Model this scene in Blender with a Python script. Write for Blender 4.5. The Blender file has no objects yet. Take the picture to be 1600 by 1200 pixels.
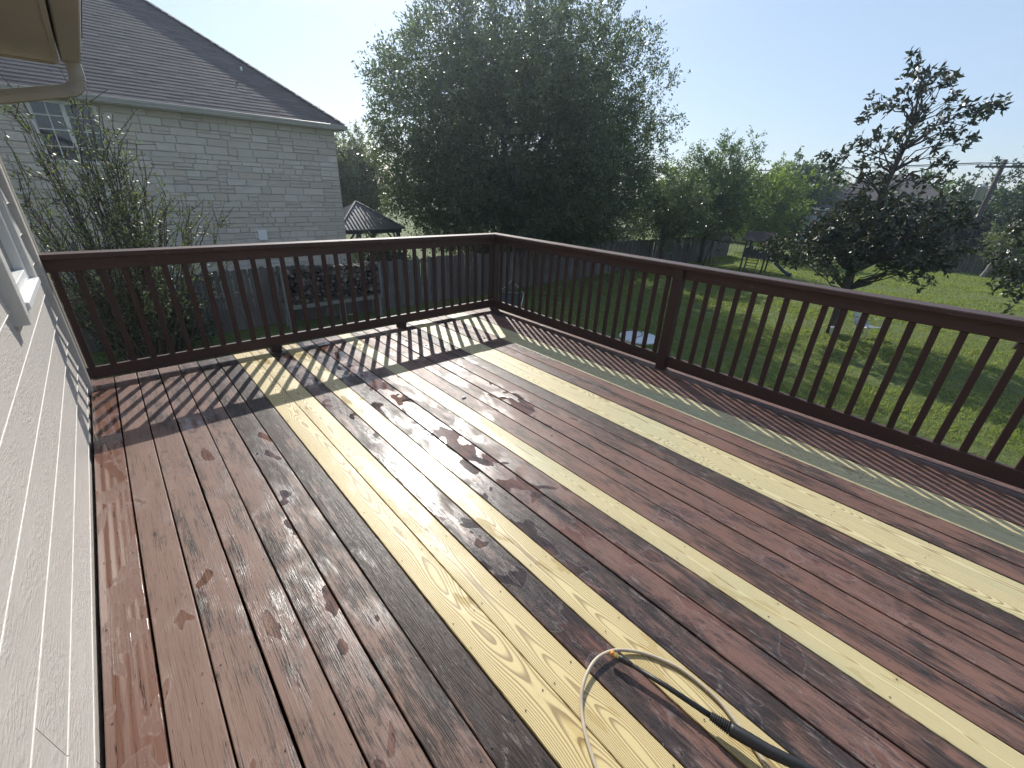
import bpy, math, random
import numpy as np
from mathutils import Vector, Matrix

R = math.radians
random.seed(7)
rng = np.random.default_rng(11)
scene = bpy.context.scene

# ------------------------------------------------------------------ camera
CAM = Vector((0.3994, 0.0, 1.5711))
YAW, PITCH, ROLL = -0.7536, -0.4366, 0.0464
fw = Vector((-math.sin(YAW) * math.cos(PITCH), math.cos(YAW) * math.cos(PITCH), math.sin(PITCH)))
rt = Vector((math.cos(YAW), math.sin(YAW), 0))
up = rt.cross(fw)
r2 = rt * math.cos(ROLL) + up * math.sin(ROLL)
u2 = -rt * math.sin(ROLL) + up * math.cos(ROLL)
cd = bpy.data.cameras.new('camera')
cam = bpy.data.objects.new('camera', cd)
scene.collection.objects.link(cam)
cam.matrix_world = Matrix(((r2.x, u2.x, -fw.x, CAM.x), (r2.y, u2.y, -fw.y, CAM.y), (r2.z, u2.z, -fw.z, CAM.z), (0, 0, 0, 1)))
cd.sensor_fit = 'HORIZONTAL'
cd.sensor_width = 36.0
cd.lens = 661.47 / 1600 * 36
cd.clip_start = 0.02
cd.clip_end = 2000
scene.camera = cam

# ------------------------------------------------------------------ sky and sun
SUN_AZ, SUN_EL = R(29.0), R(37.0)          # azimuth from +y towards +x
world = bpy.data.worlds.new('World')
scene.world = world
world.use_nodes = True
wn = world.node_tree
wn.nodes.clear()
wo = wn.nodes.new('ShaderNodeOutputWorld')
wb = wn.nodes.new('ShaderNodeBackground')
sk = wn.nodes.new('ShaderNodeTexSky')
sk.sky_type = 'NISHITA'
sk.sun_disc = False
sk.sun_elevation = SUN_EL
sk.sun_rotation = SUN_AZ
sk.air_density = 1.0
sk.dust_density = 0.6
sk.ozone_density = 2.0
wb.inputs['Strength'].default_value = 0.108
wtc = wn.nodes.new('ShaderNodeTexCoord')
wmp = wn.nodes.new('ShaderNodeMapping')
wmp.inputs['Scale'].default_value = (2.2, 2.2, 9.0)
wmp.inputs['Rotation'].default_value = (R(8), R(-6), 0)
wnz = wn.nodes.new('ShaderNodeTexNoise')
wnz.inputs['Scale'].default_value = 2.6
wnz.inputs['Detail'].default_value = 7
wnz.inputs['Roughness'].default_value = .62
wmr = wn.nodes.new('ShaderNodeMapRange')
wmr.interpolation_type = 'SMOOTHSTEP'
wmr.inputs[1].default_value = .50; wmr.inputs[2].default_value = .82; wmr.inputs[3].default_value = .45; wmr.inputs[4].default_value = .72
wmx = wn.nodes.new('ShaderNodeMix'); wmx.data_type = 'RGBA'
wmx.inputs[7].default_value = (5.0, 6.1, 7.8, 1)
wn.links.new(wtc.outputs['Generated'], wmp.inputs[0])
wn.links.new(wmp.outputs[0], wnz.inputs['Vector'])
wn.links.new(wnz.outputs['Fac'], wmr.inputs[0])
wn.links.new(wmr.outputs[0], wmx.inputs[0])
wn.links.new(sk.outputs[0], wmx.inputs[6])
wn.links.new(wmx.outputs[2], wb.inputs['Color'])
wn.links.new(wb.outputs[0], wo.inputs['Surface'])

sd = bpy.data.lights.new('sun', 'SUN')
sd.energy = 4.7
sd.angle = R(0.53)
sd.color = (1.0, 0.955, 0.88)
sun = bpy.data.objects.new('sun', sd)
scene.collection.objects.link(sun)
SUNDIR = Vector((math.sin(SUN_AZ) * math.cos(SUN_EL), math.cos(SUN_AZ) * math.cos(SUN_EL), math.sin(SUN_EL)))
sun.rotation_euler = SUNDIR.to_track_quat('Z', 'Y').to_euler()
sun.location = (10, 20, 30)

scene.view_settings.view_transform = 'Standard'
scene.view_settings.look = 'None'
scene.view_settings.exposure = 0.30
scene.view_settings.gamma = 1.0
scene.view_settings.use_curve_mapping = False
scene.cycles.max_bounces = 4
scene.cycles.diffuse_bounces = 2
scene.cycles.glossy_bounces = 2
scene.cycles.transmission_bounces = 3
scene.cycles.adaptive_threshold = 0.03
scene.cycles.sample_clamp_indirect = 4.0

# ------------------------------------------------------------------ helpers
COL = scene.collection


def tag(o, label=None, cat=None, group=None, kind=None):
    if label: o['label'] = label
    if cat: o['category'] = cat
    if group: o['group'] = group
    if kind: o['kind'] = kind
    return o


def empty(name, loc=(0, 0, 0), rz=0.0, label=None, cat=None, group=None):
    o = bpy.data.objects.new(name, None)
    o.location = loc
    o.rotation_euler = (0, 0, rz)
    o.empty_display_size = 0.2
    COL.objects.link(o)
    return tag(o, label, cat, group)


def link(name, me, parent=None, loc=(0, 0, 0), rot=(0, 0, 0), scale=None):
    o = bpy.data.objects.new(name, me)
    o.location = loc
    o.rotation_euler = rot
    if scale: o.scale = scale
    COL.objects.link(o)
    if parent: o.parent = parent
    return o


class MB:
    """collects polygons, builds one mesh"""
    def __init__(self):
        self.v = []; self.f = []; self.s = []

    def poly(self, pts, smooth=False):
        n = len(self.v)
        self.v += [tuple(p) for p in pts]
        self.f.append(tuple(range(n, n + len(pts)))); self.s.append(smooth)
        return self

    def box(self, lo, hi, mat=None, cham=0.0):
        x0, y0, z0 = lo; x1, y1, z1 = hi
        if cham <= 0:
            P = [(x0, y0, z0), (x1, y0, z0), (x1, y1, z0), (x0, y1, z0), (x0, y0, z1), (x1, y0, z1), (x1, y1, z1), (x0, y1, z1)]
            F = [(0, 3, 2, 1), (4, 5, 6, 7), (0, 1, 5, 4), (1, 2, 6, 5), (2, 3, 7, 6), (3, 0, 4, 7)]
        else:
            # chamfer the longest-axis edges
            d = [x1 - x0, y1 - y0, z1 - z0]
            ax = d.index(max(d)); a, b = [(1, 2), (2, 0), (0, 1)][ax]
            lo_, hi_ = [x0, y0, z0], [x1, y1, z1]
            c = cham
            ring = [(lo_[a] + c, lo_[b]), (hi_[a] - c, lo_[b]), (hi_[a], lo_[b] + c), (hi_[a], hi_[b] - c),
                    (hi_[a] - c, hi_[b]), (lo_[a] + c, hi_[b]), (lo_[a], hi_[b] - c), (lo_[a], lo_[b] + c)]
            P = []
            for t in (lo_[ax], hi_[ax]):
                for (p, q) in ring:
                    w = [0, 0, 0]; w[ax] = t; w[a] = p; w[b] = q; P.append(tuple(w))
            F = [tuple(reversed(range(8))), tuple(range(8, 16))] + [(i, (i + 1) % 8, 8 + (i + 1) % 8, 8 + i) for i in range(8)]
        if mat is not None: P = [tuple(mat @ Vector(p)) for p in P]
        n = len(self.v); self.v += P
        for f in F: self.f.append(tuple(n + i for i in f)); self.s.append(False)
        return self

    def bar(self, a, b, w, h, roll=Vector((0, 0, 1)), cham=0.0):
        """rectangular bar from a to b"""
        a = Vector(a); b = Vector(b); d = b - a; L = d.length; d.normalize()
        s = d.cross(roll)
        if s.length < 1e-4: s = d.cross(Vector((1, 0, 0)))
        s.normalize(); t = s.cross(d)
        M = Matrix(((s.x, d.x, t.x, a.x), (s.y, d.y, t.y, a.y), (s.z, d.z, t.z, a.z), (0, 0, 0, 1)))
        return self.box((-w / 2, 0, -h / 2), (w / 2, L, h / 2), M, cham)

    def tube(self, pts, rad, n=8, cap=True, smooth=True):
        pts = [Vector(p) for p in pts]
        if not hasattr(rad, '__len__'): rad = [rad] * len(pts)
        base = len(self.v); prev = None
        for i, p in enumerate(pts):
            d = (pts[min(i + 1, len(pts) - 1)] - pts[max(i - 1, 0)])
            if d.length < 1e-9: d = Vector((0, 0, 1))
            d.normalize()
            if prev is None:
                s = d.cross(Vector((0, 0, 1)) if abs(d.z) < .9 else Vector((1, 0, 0)))
            else:
                s = prev - d * prev.dot(d)
            if s.length < 1e-6: s = d.orthogonal()
            s.normalize(); prev = s; t = d.cross(s)
            for k in range(n):
                a = 2 * math.pi * k / n
                self.v.append(tuple(p + (s * math.cos(a) + t * math.sin(a)) * rad[i]))
        for i in range(len(pts) - 1):
            for k in range(n):
                a = base + i * n + k; b = base + i * n + (k + 1) % n
                self.f.append((a, b, b + n, a + n)); self.s.append(smooth)
        if cap:
            self.f.append(tuple(reversed(range(base, base + n)))); self.s.append(False)
            e = base + (len(pts) - 1) * n
            self.f.append(tuple(range(e, e + n))); self.s.append(False)
        return self

    def lathe(self, prof, c=(0, 0, 0), n=24, smooth=True):
        base = len(self.v)
        for (r, z) in prof:
            for k in range(n):
                a = 2 * math.pi * k / n
                self.v.append((c[0] + r * math.cos(a), c[1] + r * math.sin(a), c[2] + z))
        for i in range(len(prof) - 1):
            for k in range(n):
                a = base + i * n + k; b = base + i * n + (k + 1) % n
                self.f.append((a, b, b + n, a + n)); self.s.append(smooth)
        return self

    def mesh(self, name, mat=None):
        me = bpy.data.meshes.new(name)
        me.from_pydata(self.v, [], self.f)
        me.polygons.foreach_set('use_smooth', self.s)
        if mat: me.materials.append(mat)
        me.update()
        return me

    def build(self, name, mat, parent=None, loc=(0, 0, 0), rot=(0, 0, 0)):
        return link(name, self.mesh(name, mat), parent, loc, rot)


def np_mesh(name, verts, nper, mat):
    """verts (N*nper,3) ; every nper verts are one polygon"""
    n = len(verts) // nper
    me = bpy.data.meshes.new(name)
    me.vertices.add(n * nper)
    me.vertices.foreach_set('co', np.ascontiguousarray(verts, dtype=np.float32).ravel())
    me.loops.add(n * nper)
    me.loops.foreach_set('vertex_index', np.arange(n * nper, dtype=np.int32))
    me.polygons.add(n)
    me.polygons.foreach_set('loop_start', np.arange(0, n * nper, nper, dtype=np.int32))
    me.polygons.foreach_set('loop_total', np.full(n, nper, dtype=np.int32))
    me.materials.append(mat)
    me.update(calc_edges=True)
    me.validate()
    return me


# ------------------------------------------------------------------ material helpers
class NT:
    def __init__(self, name):
        self.m = bpy.data.materials.new(name)
        self.m.use_nodes = True
        self.t = self.m.node_tree
        self.t.nodes.clear()
        self.out = self.t.nodes.new('ShaderNodeOutputMaterial')
        self.p = self.t.nodes.new('ShaderNodeBsdfPrincipled')
        self.t.links.new(self.p.outputs[0], self.out.inputs[0])

    def n(self, typ, **kw):
        nd = self.t.nodes.new(typ)
        for k, v in kw.items(): setattr(nd, k, v)
        return nd

    def l(self, a, b):
        self.t.links.new(a, b)

    def set(self, sock, v):
        if hasattr(v, 'is_output') or isinstance(v, bpy.types.NodeSocket): self.l(v, sock)
        else: sock.default_value = v

    def math(self, op, a, b=None, c=None, clamp=False):
        nd = self.n('ShaderNodeMath', operation=op, use_clamp=clamp)
        self.set(nd.inputs[0], a)
        if b is not None: self.set(nd.inputs[1], b)
        if c is not None: self.set(nd.inputs[2], c)
        return nd.outputs[0]

    def vmath(self, op, a, b=None):
        nd = self.n('ShaderNodeVectorMath', operation=op)
        self.set(nd.inputs[0], a)
        if b is not None: self.set(nd.inputs[1], b)
        return nd.outputs['Value'] if op in ('LENGTH', 'DISTANCE', 'DOT_PRODUCT') else nd.outputs[0]

    def noise(self, vec, scale=1.0, detail=4, rough=.55, dist=0.0, col=False):
        nd = self.n('ShaderNodeTexNoise')
        self.l(vec, nd.inputs['Vector'])
        self.set(nd.inputs['Scale'], scale); nd.inputs['Detail'].default_value = detail
        nd.inputs['Roughness'].default_value = rough; nd.inputs['Distortion'].default_value = dist
        return nd.outputs['Color' if col else 'Fac']

    def vor(self, vec, scale, feature='F1', out='Distance', rand=1.0):
        nd = self.n('ShaderNodeTexVoronoi', feature=feature)
        self.l(vec, nd.inputs['Vector']); nd.inputs['Scale'].default_value = scale
        nd.inputs['Randomness'].default_value = rand
        return nd.outputs[out]

    def ramp(self, fac, stops, interp='LINEAR'):
        nd = self.n('ShaderNodeValToRGB')
        nd.color_ramp.interpolation = interp
        el = nd.color_ramp.elements
        while len(el) < len(stops): el.new(.5)
        for e, (p, c) in zip(el, stops):
            e.position = p
            e.color = c if len(c) == 4 else (*c, 1)
        self.l(fac, nd.inputs[0])
        return nd.outputs[0]

    def step(self, v, lo, hi):
        nd = self.n('ShaderNodeMapRange', interpolation_type='SMOOTHSTEP')
        self.set(nd.inputs[0], v); self.set(nd.inputs[1], lo); self.set(nd.inputs[2], hi)
        return nd.outputs[0]

    def mix(self, fac, a, b, mode='MIX'):
        nd = self.n('ShaderNodeMix', data_type='RGBA', blend_type=mode)
        self.set(nd.inputs[0], fac)
        self.set(nd.inputs[6], a if not isinstance(a, tuple) else (*a, 1)[:4])
        self.set(nd.inputs[7], b if not isinstance(b, tuple) else (*b, 1)[:4])
        return nd.outputs[2]

    def scale(self, vec, s):
        return self.vmath('MULTIPLY', vec, s)

    def co(self, kind='Object'):
        return self.n('ShaderNodeTexCoord').outputs[kind]

    def pos(self):
        return self.n('ShaderNodeNewGeometry').outputs['Position']

    def island(self):
        return self.n('ShaderNodeNewGeometry').outputs['Random Per Island']

    def rnd(self):
        return self.n('ShaderNodeObjectInfo').outputs['Random']

    def bump(self, h, strength=.3, dist=.01, normal=None):
        nd = self.n('ShaderNodeBump')
        self.set(nd.inputs['Strength'], strength); nd.inputs['Distance'].default_value = dist
        self.l(h, nd.inputs['Height'])
        if normal: self.l(normal, nd.inputs['Normal'])
        return nd.outputs[0]

    def fin(self, color=None, rough=None, normal=None, **kw):
        if color is not None: self.set(self.p.inputs['Base Color'], color if not isinstance(color, tuple) else (*color, 1)[:4])
        if rough is not None: self.set(self.p.inputs['Roughness'], rough)
        if normal is not None: self.l(normal, self.p.inputs['Normal'])
        for k, v in kw.items(): self.set(self.p.inputs[k.replace('_', ' ')], v)
        return self.m


def wood_rings(t, P, rnd, freq=190.0, wob=.035):
    """growth rings of a plank whose pith runs along y below or beside it"""
    sep = t.n('ShaderNodeSeparateXYZ'); t.l(P, sep.inputs[0])
    r1 = t.math('MULTIPLY', rnd, 13.7); r1 = t.math('FRACT', r1)
    r3 = t.math('FRACT', t.math('MULTIPLY', rnd, 37.3))
    yv = t.n('ShaderNodeCombineXYZ')
    t.l(t.math('MULTIPLY_ADD', sep.outputs[1], 1.1, t.math('MULTIPLY', rnd, 91.0)), yv.inputs[1])
    nz = t.n('ShaderNodeTexNoise'); t.l(yv.outputs[0], nz.inputs['Vector'])
    nz.inputs['Scale'].default_value = 1.3; nz.inputs['Detail'].default_value = 1.5
    sc = t.n('ShaderNodeSeparateColor'); t.l(nz.outputs['Color'], sc.inputs[0])
    n3 = t.noise(t.scale(P, (7, 2.0, 7)), 1.0, 1)
    ax = t.math('ADD', t.math('MULTIPLY_ADD', r1, .10, -.05), t.math('MULTIPLY_ADD', sc.outputs[0], wob * 2.2, -wob * 1.1))
    az = t.math('ADD', t.math('MULTIPLY_ADD', r3, .09, .012), t.math('MULTIPLY_ADD', sc.outputs[1], wob * 2.6, -wob * 1.3))
    x = t.math('ADD', sep.outputs[0], ax)
    z = t.math('ADD', sep.outputs[2], az)
    rr = t.math('SQRT', t.math('ADD', t.math('MULTIPLY', x, x), t.math('MULTIPLY', z, z)))
    rr = t.math('ADD', rr, t.math('MULTIPLY', n3, .016))
    return t.math('FRACT', t.math('MULTIPLY', rr, freq))


def mat_brown_deck():
    t = NT('worn_brown_deck_paint')
    oi = t.n('ShaderNodeObjectInfo')
    rnd = oi.outputs['Random']
    cs = t.n('ShaderNodeSeparateColor'); t.l(oi.outputs['Color'], cs.inputs[0])
    wear, wet, dark = cs.outputs[0], cs.outputs[1], cs.outputs[2]
    co = t.co()
    seed = t.n('ShaderNodeCombineXYZ')
    for i, k in enumerate((37.0, 91.0, 53.0)): t.l(t.math('MULTIPLY', rnd, k), seed.inputs[i])
    P = t.vmath('ADD', co, seed.outputs[0])
    rings = wood_rings(t, co, rnd, 210.0, .012)
    fine = t.noise(t.scale(P, (190, 5.5, 60)), 1.0, 3, .62)
    fib = t.noise(t.scale(P, (420, 16, 100)), 1.0, 1.5, .6)
    # paint left / bare grey wood
    big = t.noise(t.scale(P, (9, 1.5, 1)), 1.0, 3, .66)
    mid = t.noise(t.scale(P, (30, 7.0, 1)), 1.0, 5, .76)
    wv = t.math('ADD', t.math('MULTIPLY', big, .62), t.math('MULTIPLY', mid, .38))
    wv = t.math('ADD', wv, t.math('MULTIPLY_ADD', fine, .30, -.15))
    th = t.math('MULTIPLY_ADD', wear, -.42, .74)
    worn = t.step(wv, t.math('SUBTRACT', th, .07), t.math('ADD', th, .07))
    ringline = t.math('MULTIPLY', t.step(rings, .70, .97), t.step(fine, .36, .60))
    paint = t.mix(t.noise(t.scale(P, (5, 1.2, 1)), 1.0, 2, .6), (.128, .060, .044), (.195, .104, .077))
    tan = t.mix(t.noise(t.scale(P, (6, 1.4, 1)), 1.0, 2, .6), (.150, .088, .068), (.232, .152, .120))
    paint = t.mix(oi.outputs['Alpha'], paint, tan)
    paint = t.mix(t.math('MULTIPLY', t.step(fine, .50, .72), .45), paint, (.075, .046, .040))
    paint = t.mix(t.math('MULTIPLY', ringline, .20), paint, (.07, .037, .031))
    bare = t.ramp(t.math('MULTIPLY_ADD', ringline, -.32, t.math('MULTIPLY_ADD', fib, .5, t.math('MULTIPLY', fine, .55))),
                  [(.14, (.010, .008, .008)), (.44, (.030, .022, .020)), (.62, (.080, .054, .045)), (.82, (.18, .14, .12))])
    col = t.mix(worn, paint, bare)
    # black algae / stains
    st = t.noise(t.scale(P, (8.5, 3.4, 1)), 1.0, 7, .80)
    stm = t.step(t.math('ADD', st, t.math('MULTIPLY_ADD', fine, .25, -.12)), t.math('MULTIPLY_ADD', dark, -.20, .62), t.math('MULTIPLY_ADD', dark, -.20, .74))
    stm = t.math('MULTIPLY', stm, t.math('MULTIPLY_ADD', t.step(t.math('ADD', t.math('MULTIPLY', fib, .6), t.math('MULTIPLY', fine, .5)), .66, .46), .70, .25))
    col = t.mix(t.math('MULTIPLY', stm, .92), col, (.016, .013, .012))
    # pale scuffs, and glare on worn fibres painted in as whitish flecks
    sc = t.noise(t.scale(P, (28, 7.0, 1)), 1.0, 4, .78)
    scuff_glare = t.math('MULTIPLY', t.step(sc, t.math('MULTIPLY_ADD', worn, -.08, .63), t.math('MULTIPLY_ADD', worn, -.06, .71)), t.step(fib, .44, .58))
    col = t.mix(t.math('MULTIPLY', scuff_glare, .55), col, (.30, .25, .225))
    # knots
    kn = t.vor(t.scale(P, (7.5, 2.6, 0.0)), 1.0)
    kq = t.step(kn, .075, .030)
    col = t.mix(t.math('MULTIPLY', kq, .85), col, (.022, .013, .011))
    krg = t.math('MULTIPLY', t.step(kn, .17, .08), t.step(t.math('SINE', t.math('MULTIPLY', kn, 210.0)), .2, .8))
    col = t.mix(t.math('MULTIPLY', krg, .5), col, (.04, .022, .018))
    crk = t.noise(t.scale(P, (75, 1.1, 1)), 1.0, 2, .5)
    col = t.mix(t.math('MULTIPLY', t.step(t.math('ABSOLUTE', t.math('SUBTRACT', crk, .5)), .007, .002), t.step(mid, .42, .56)), col, (.008, .006, .006))
    # nail and screw holes: tiny dark dots
    sv = t.vor(t.scale(P, (17, 9, 0.0)), 1.0)
    col = t.mix(t.step(sv, .045, .028), col, (.006, .005, .005))
    # standing water
    pw = t.noise(t.scale(P, (7.5, 4.2, 1)), 1.0, 2, .5, .45)
    pt = t.math('MULTIPLY_ADD', wet, -.29, .76)
    pud = t.step(pw, pt, t.math('ADD', pt, .012))
    damp = t.step(pw, t.math('SUBTRACT', pt, t.math('MULTIPLY_ADD', wet, .34, .08)), t.math('SUBTRACT', pt, .03))
    col = t.mix(t.math('MULTIPLY', pud, .38), col, t.mix(1.0, col, (.80, .58, .46), 'MULTIPLY'))
    rim = t.math('MULTIPLY', t.step(pw, t.math('SUBTRACT', pt, .030), pt), t.math('SUBTRACT', 1.0, pud))
    col = t.mix(t.math('MULTIPLY', rim, t.math('MULTIPLY', t.step(fib, .45, .62), .30)), col, (.34, .29, .27))
    rough = t.math('MULTIPLY_ADD', fine, .22, .36)
    rough = t.math('SUBTRACT', rough, t.math('MULTIPLY', damp, t.math('MULTIPLY_ADD', wet, .22, .06)))
    rough = t.math('ADD', rough, t.math('MULTIPLY_ADD', t.noise(P, 210.0, 1, .6), .40, -.20))
    rough = t.math('MULTIPLY', rough, t.math('MULTIPLY_ADD', pud, -.62, 1.0))
    h = t.math('MULTIPLY_ADD', fine, .55, t.math('MULTIPLY', fib, .40))
    h = t.math('SUBTRACT', h, t.math('MULTIPLY', ringline, .30))
    stg = t.math('MULTIPLY', t.math('MULTIPLY_ADD', worn, .55, .27), t.math('SUBTRACT', 1.0, t.math('MULTIPLY', pud, .97)))
    nb = t.bump(h, stg, .0032)
    return t.fin(col, rough, nb, Specular_IOR_Level=t.math('MULTIPLY_ADD', damp, .25, .30))


def mat_new_pine():
    t = NT('new_yellow_pine')
    oi = t.n('ShaderNodeObjectInfo')
    rnd = oi.outputs['Random']
    cs = t.n('ShaderNodeSeparateColor'); t.l(oi.outputs['Color'], cs.inputs[0])
    co = t.co()
    seed = t.n('ShaderNodeCombineXYZ')
    for i, k in enumerate((41.0, 77.0, 23.0)): t.l(t.math('MULTIPLY', rnd, k), seed.inputs[i])
    P = t.vmath('ADD', co, seed.outputs[0])
    # knots bend the rings around them
    kv = t.n('ShaderNodeTexVoronoi'); t.l(t.scale(P, (5.2, 1.15, 0)), kv.inputs['Vector']); kv.inputs['Scale'].default_value = 1.0
    kd = kv.outputs['Distance']
    bend = t.math('MULTIPLY', t.step(kd, .34, .0), .034)
    sx = t.n('ShaderNodeCombineXYZ'); t.l(bend, sx.inputs[0]); t.l(bend, sx.inputs[2])
    rings = wood_rings(t, t.vmath('ADD', co, sx.outputs[0]), rnd, 225.0, .036)
    fine = t.noise(t.scale(P, (260, 7, 80)), 1.0, 4, .6)
    tone = t.noise(t.scale(P, (9, 1.0, 1)), 1.0, 3, .6)
    early = t.mix(tone, (.57, .495, .275), (.52, .465, .275))
    early = t.mix(t.step(t.noise(t.scale(P, (4, .8, 1)), 1.0, 3), .5, .72), early, (.46, .465, .29))
    early = t.mix(cs.outputs[0], early, (.60, .475, .225))
    late = t.mix(tone, (.25, .155, .06), (.20, .15, .075))
    line = t.math('MULTIPLY', t.step(rings, .40, .84), t.step(rings, 1.0, .90))
    line = t.math('MULTIPLY', line, t.math('MULTIPLY_ADD', tone, .5, t.math('MULTIPLY_ADD', cs.outputs[0], .18, .48)))
    col = t.mix(line, early, late)
    col = t.mix(t.math('MULTIPLY', t.step(fine, .45, .75), .22), col, (.38, .28, .11))
    kq = t.step(kd, .062, .030)
    col = t.mix(kq, col, (.12, .065, .03))
    col = t.mix(t.math('MULTIPLY', t.step(kd, .16, .06), .35), col, (.36, .22, .08))
    # muddy foot marks and drying water
    dirt = t.noise(t.scale(P, (10, 3.2, 1)), 1.0, 4, .72)
    col = t.mix(t.math('MULTIPLY', t.step(dirt, .60, .78), .40), col, (.20, .15, .09))
    sv = t.vor(t.scale(P, (15, 6, 0.0)), 1.0)
    col = t.mix(t.step(sv, .040, .026), col, (.03, .025, .02))
    pw = t.noise(t.scale(P, (10, 3.0, 1)), 1.0, 3, .55)
    pt = t.math('MULTIPLY_ADD', cs.outputs[1], -.28, .74)
    pud = t.step(pw, pt, t.math('ADD', pt, .03))
    col = t.mix(t.math('MULTIPLY', pud, .30), col, t.mix(1.0, col, (.74, .62, .40), 'MULTIPLY'))
    rough = t.math('MULTIPLY_ADD', fine, .2, .38)
    dmp = t.step(pw, t.math('SUBTRACT', pt, t.math('MULTIPLY', cs.outputs[1], .5)), pt)
    rough = t.math('SUBTRACT', rough, t.math('MULTIPLY', dmp, .13))
    rough = t.math('ADD', rough, t.math('MULTIPLY_ADD', t.noise(P, 190.0, 1, .6), .44, -.20))
    rough = t.math('MULTIPLY', rough, t.math('MULTIPLY_ADD', pud, -.45, 1.0))
    h = t.math('SUBTRACT', t.math('MULTIPLY', fine, .6), t.math('MULTIPLY', line, .4))
    nb = t.bump(h, .40, .0025)
    return t.fin(col, rough, nb)


def mat_rail():
    t = NT('dark_brown_stained_rail_wood')
    rnd = t.rnd(); co = t.co()
    seed = t.n('ShaderNodeCombineXYZ')
    for i, k in enumerate((31.0, 67.0, 43.0)): t.l(t.math('MULTIPLY', rnd, k), seed.inputs[i])
    P = t.vmath('ADD', co, seed.outputs[0])
    # grain direction is the local long axis: use a vertical/along mix through attribute-free noise of both axes
    g1 = t.noise(t.scale(P, (70, 70, 4)), 1.0, 5, .65)
    big = t.noise(P, 3.2, 4, .62)
    col = t.mix(big, (.040, .021, .018), (.068, .036, .030))
    col = t.mix(t.math('MULTIPLY', t.step(g1, .52, .75), .5), col, (.035, .018, .015))
    w = t.noise(t.scale(P, (22, 22, 9)), 1.0, 6, .75)
    col = t.mix(t.math('MULTIPLY', t.step(w, .64, .74), .55), col, (.17, .125, .105))
    nb = t.bump(t.math('ADD', g1, t.math('MULTIPLY', w, .5)), .45, .003)
    return t.fin(col, t.math('MULTIPLY_ADD', g1, .25, .48), nb, Specular_IOR_Level=.3)


def mat_cap():
    t = NT('weathered_brown_rail_cap')
    rnd = t.rnd(); co = t.co()
    P = t.vmath('ADD', co, t.vmath('MULTIPLY', (1, 1, 1), (0, 0, 0)))
    g1 = t.noise(t.scale(P, (5, 110, 60)), 1.0, 5, .65)
    big = t.noise(t.scale(P, (2.5, 14, 8)), 1.0, 5, .65)
    col = t.mix(big, (.047, .025, .021), (.084, .047, .039))
    col = t.mix(t.math('MULTIPLY', t.step(g1, .5, .75), .55), col, (.035, .022, .018))
    w = t.noise(t.scale(P, (6, 40, 30)), 1.0, 6, .75)
    col = t.mix(t.math('MULTIPLY', t.step(w, .58, .74), .6), col, (.22, .175, .145))
    nb = t.bump(g1, .5, .004)
    return t.fin(col, .5, nb, Specular_IOR_Level=.3)


def mat_siding():
    t = NT('embossed_warm_grey_siding_paint')
    co = t.co(); rnd = t.rnd()
    seed = t.n('ShaderNodeCombineXYZ')
    for i, k in enumerate((0.0, 67.0, 0.0)): t.l(t.math('MULTIPLY', rnd, k), seed.inputs[i])
    P = t.vmath('ADD', co, seed.outputs[0])
    w = t.n('ShaderNodeTexWave', wave_type='BANDS', bands_direction='Z')
    t.l(t.vmath('ADD', t.scale(P, (0, .30, 1.0)), t.scale(t.noise(t.scale(P, (1, 2.2, 5)), 1.0, 3, col=True), (0, 0, .16))), w.inputs['Vector'])
    w.inputs['Scale'].default_value = 26; w.inputs['Distortion'].default_value = 3.5; w.inputs['Detail'].default_value = 3
    w.inputs['Detail Scale'].default_value = 2.2
    f = t.step(t.noise(t.vmath('ADD', t.scale(P, (1, 24, 95)), t.scale(t.noise(t.scale(P, (1, 3, 9)), 1.0, 2, col=True), (0, 2.5, 5))), 1.0, 3, .6), .38, .62)
    f = t.math('MULTIPLY', f, t.step(t.noise(t.scale(P, (1, 3.0, 14)), 1.0, 3, .6), .36, .60))
    m = t.step(t.noise(t.scale(P, (1, 4.0, 12)), 1.0, 3), .40, .58)
    h = t.math('ADD', t.math('MULTIPLY', t.math('MULTIPLY', w.outputs['Fac'], m), .30), t.math('MULTIPLY', f, .95))
    col = t.mix(t.noise(P, 4.0, 5, .65), (.49, .455, .415), (.57, .535, .49))
    dirt = t.noise(t.scale(P, (1, 5, 1.5)), 1.0, 6, .7)
    col = t.mix(t.math('MULTIPLY', t.step(dirt, .58, .8), .22), col, (.36, .32, .27))
    nb = t.bump(h, .42, .0030)
    return t.fin(col, .5, nb)


def mat_paint(name, c, rough=.45, var=.12, dirt=.25, scale=6.0, bump=.1):
    t = NT(name)
    co = t.co()
    a = t.noise(co, scale, 5, .62)
    d = t.noise(co, scale * 3.1, 6, .72)
    dk = tuple(x * (1 - var * 2) for x in c); lt = tuple(min(1, x * (1 + var)) for x in c)
    col = t.mix(a, dk, lt)
    col = t.mix(t.math('MULTIPLY', t.step(d, .56, .78), dirt), col, tuple(x * .42 for x in c))
    nb = t.bump(d, bump, .01)
    return t.fin(col, rough, nb)


def mat_metal(name, c, rough=.35, metallic=.8):
    t = NT(name)
    co = t.co()
    d = t.noise(co, 14.0, 5, .65)
    col = t.mix(d, tuple(x * .7 for x in c), tuple(min(1, x * 1.15) for x in c))
    return t.fin(col, t.math('MULTIPLY_ADD', d, .25, rough - .1), None, Metallic=metallic)


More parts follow.
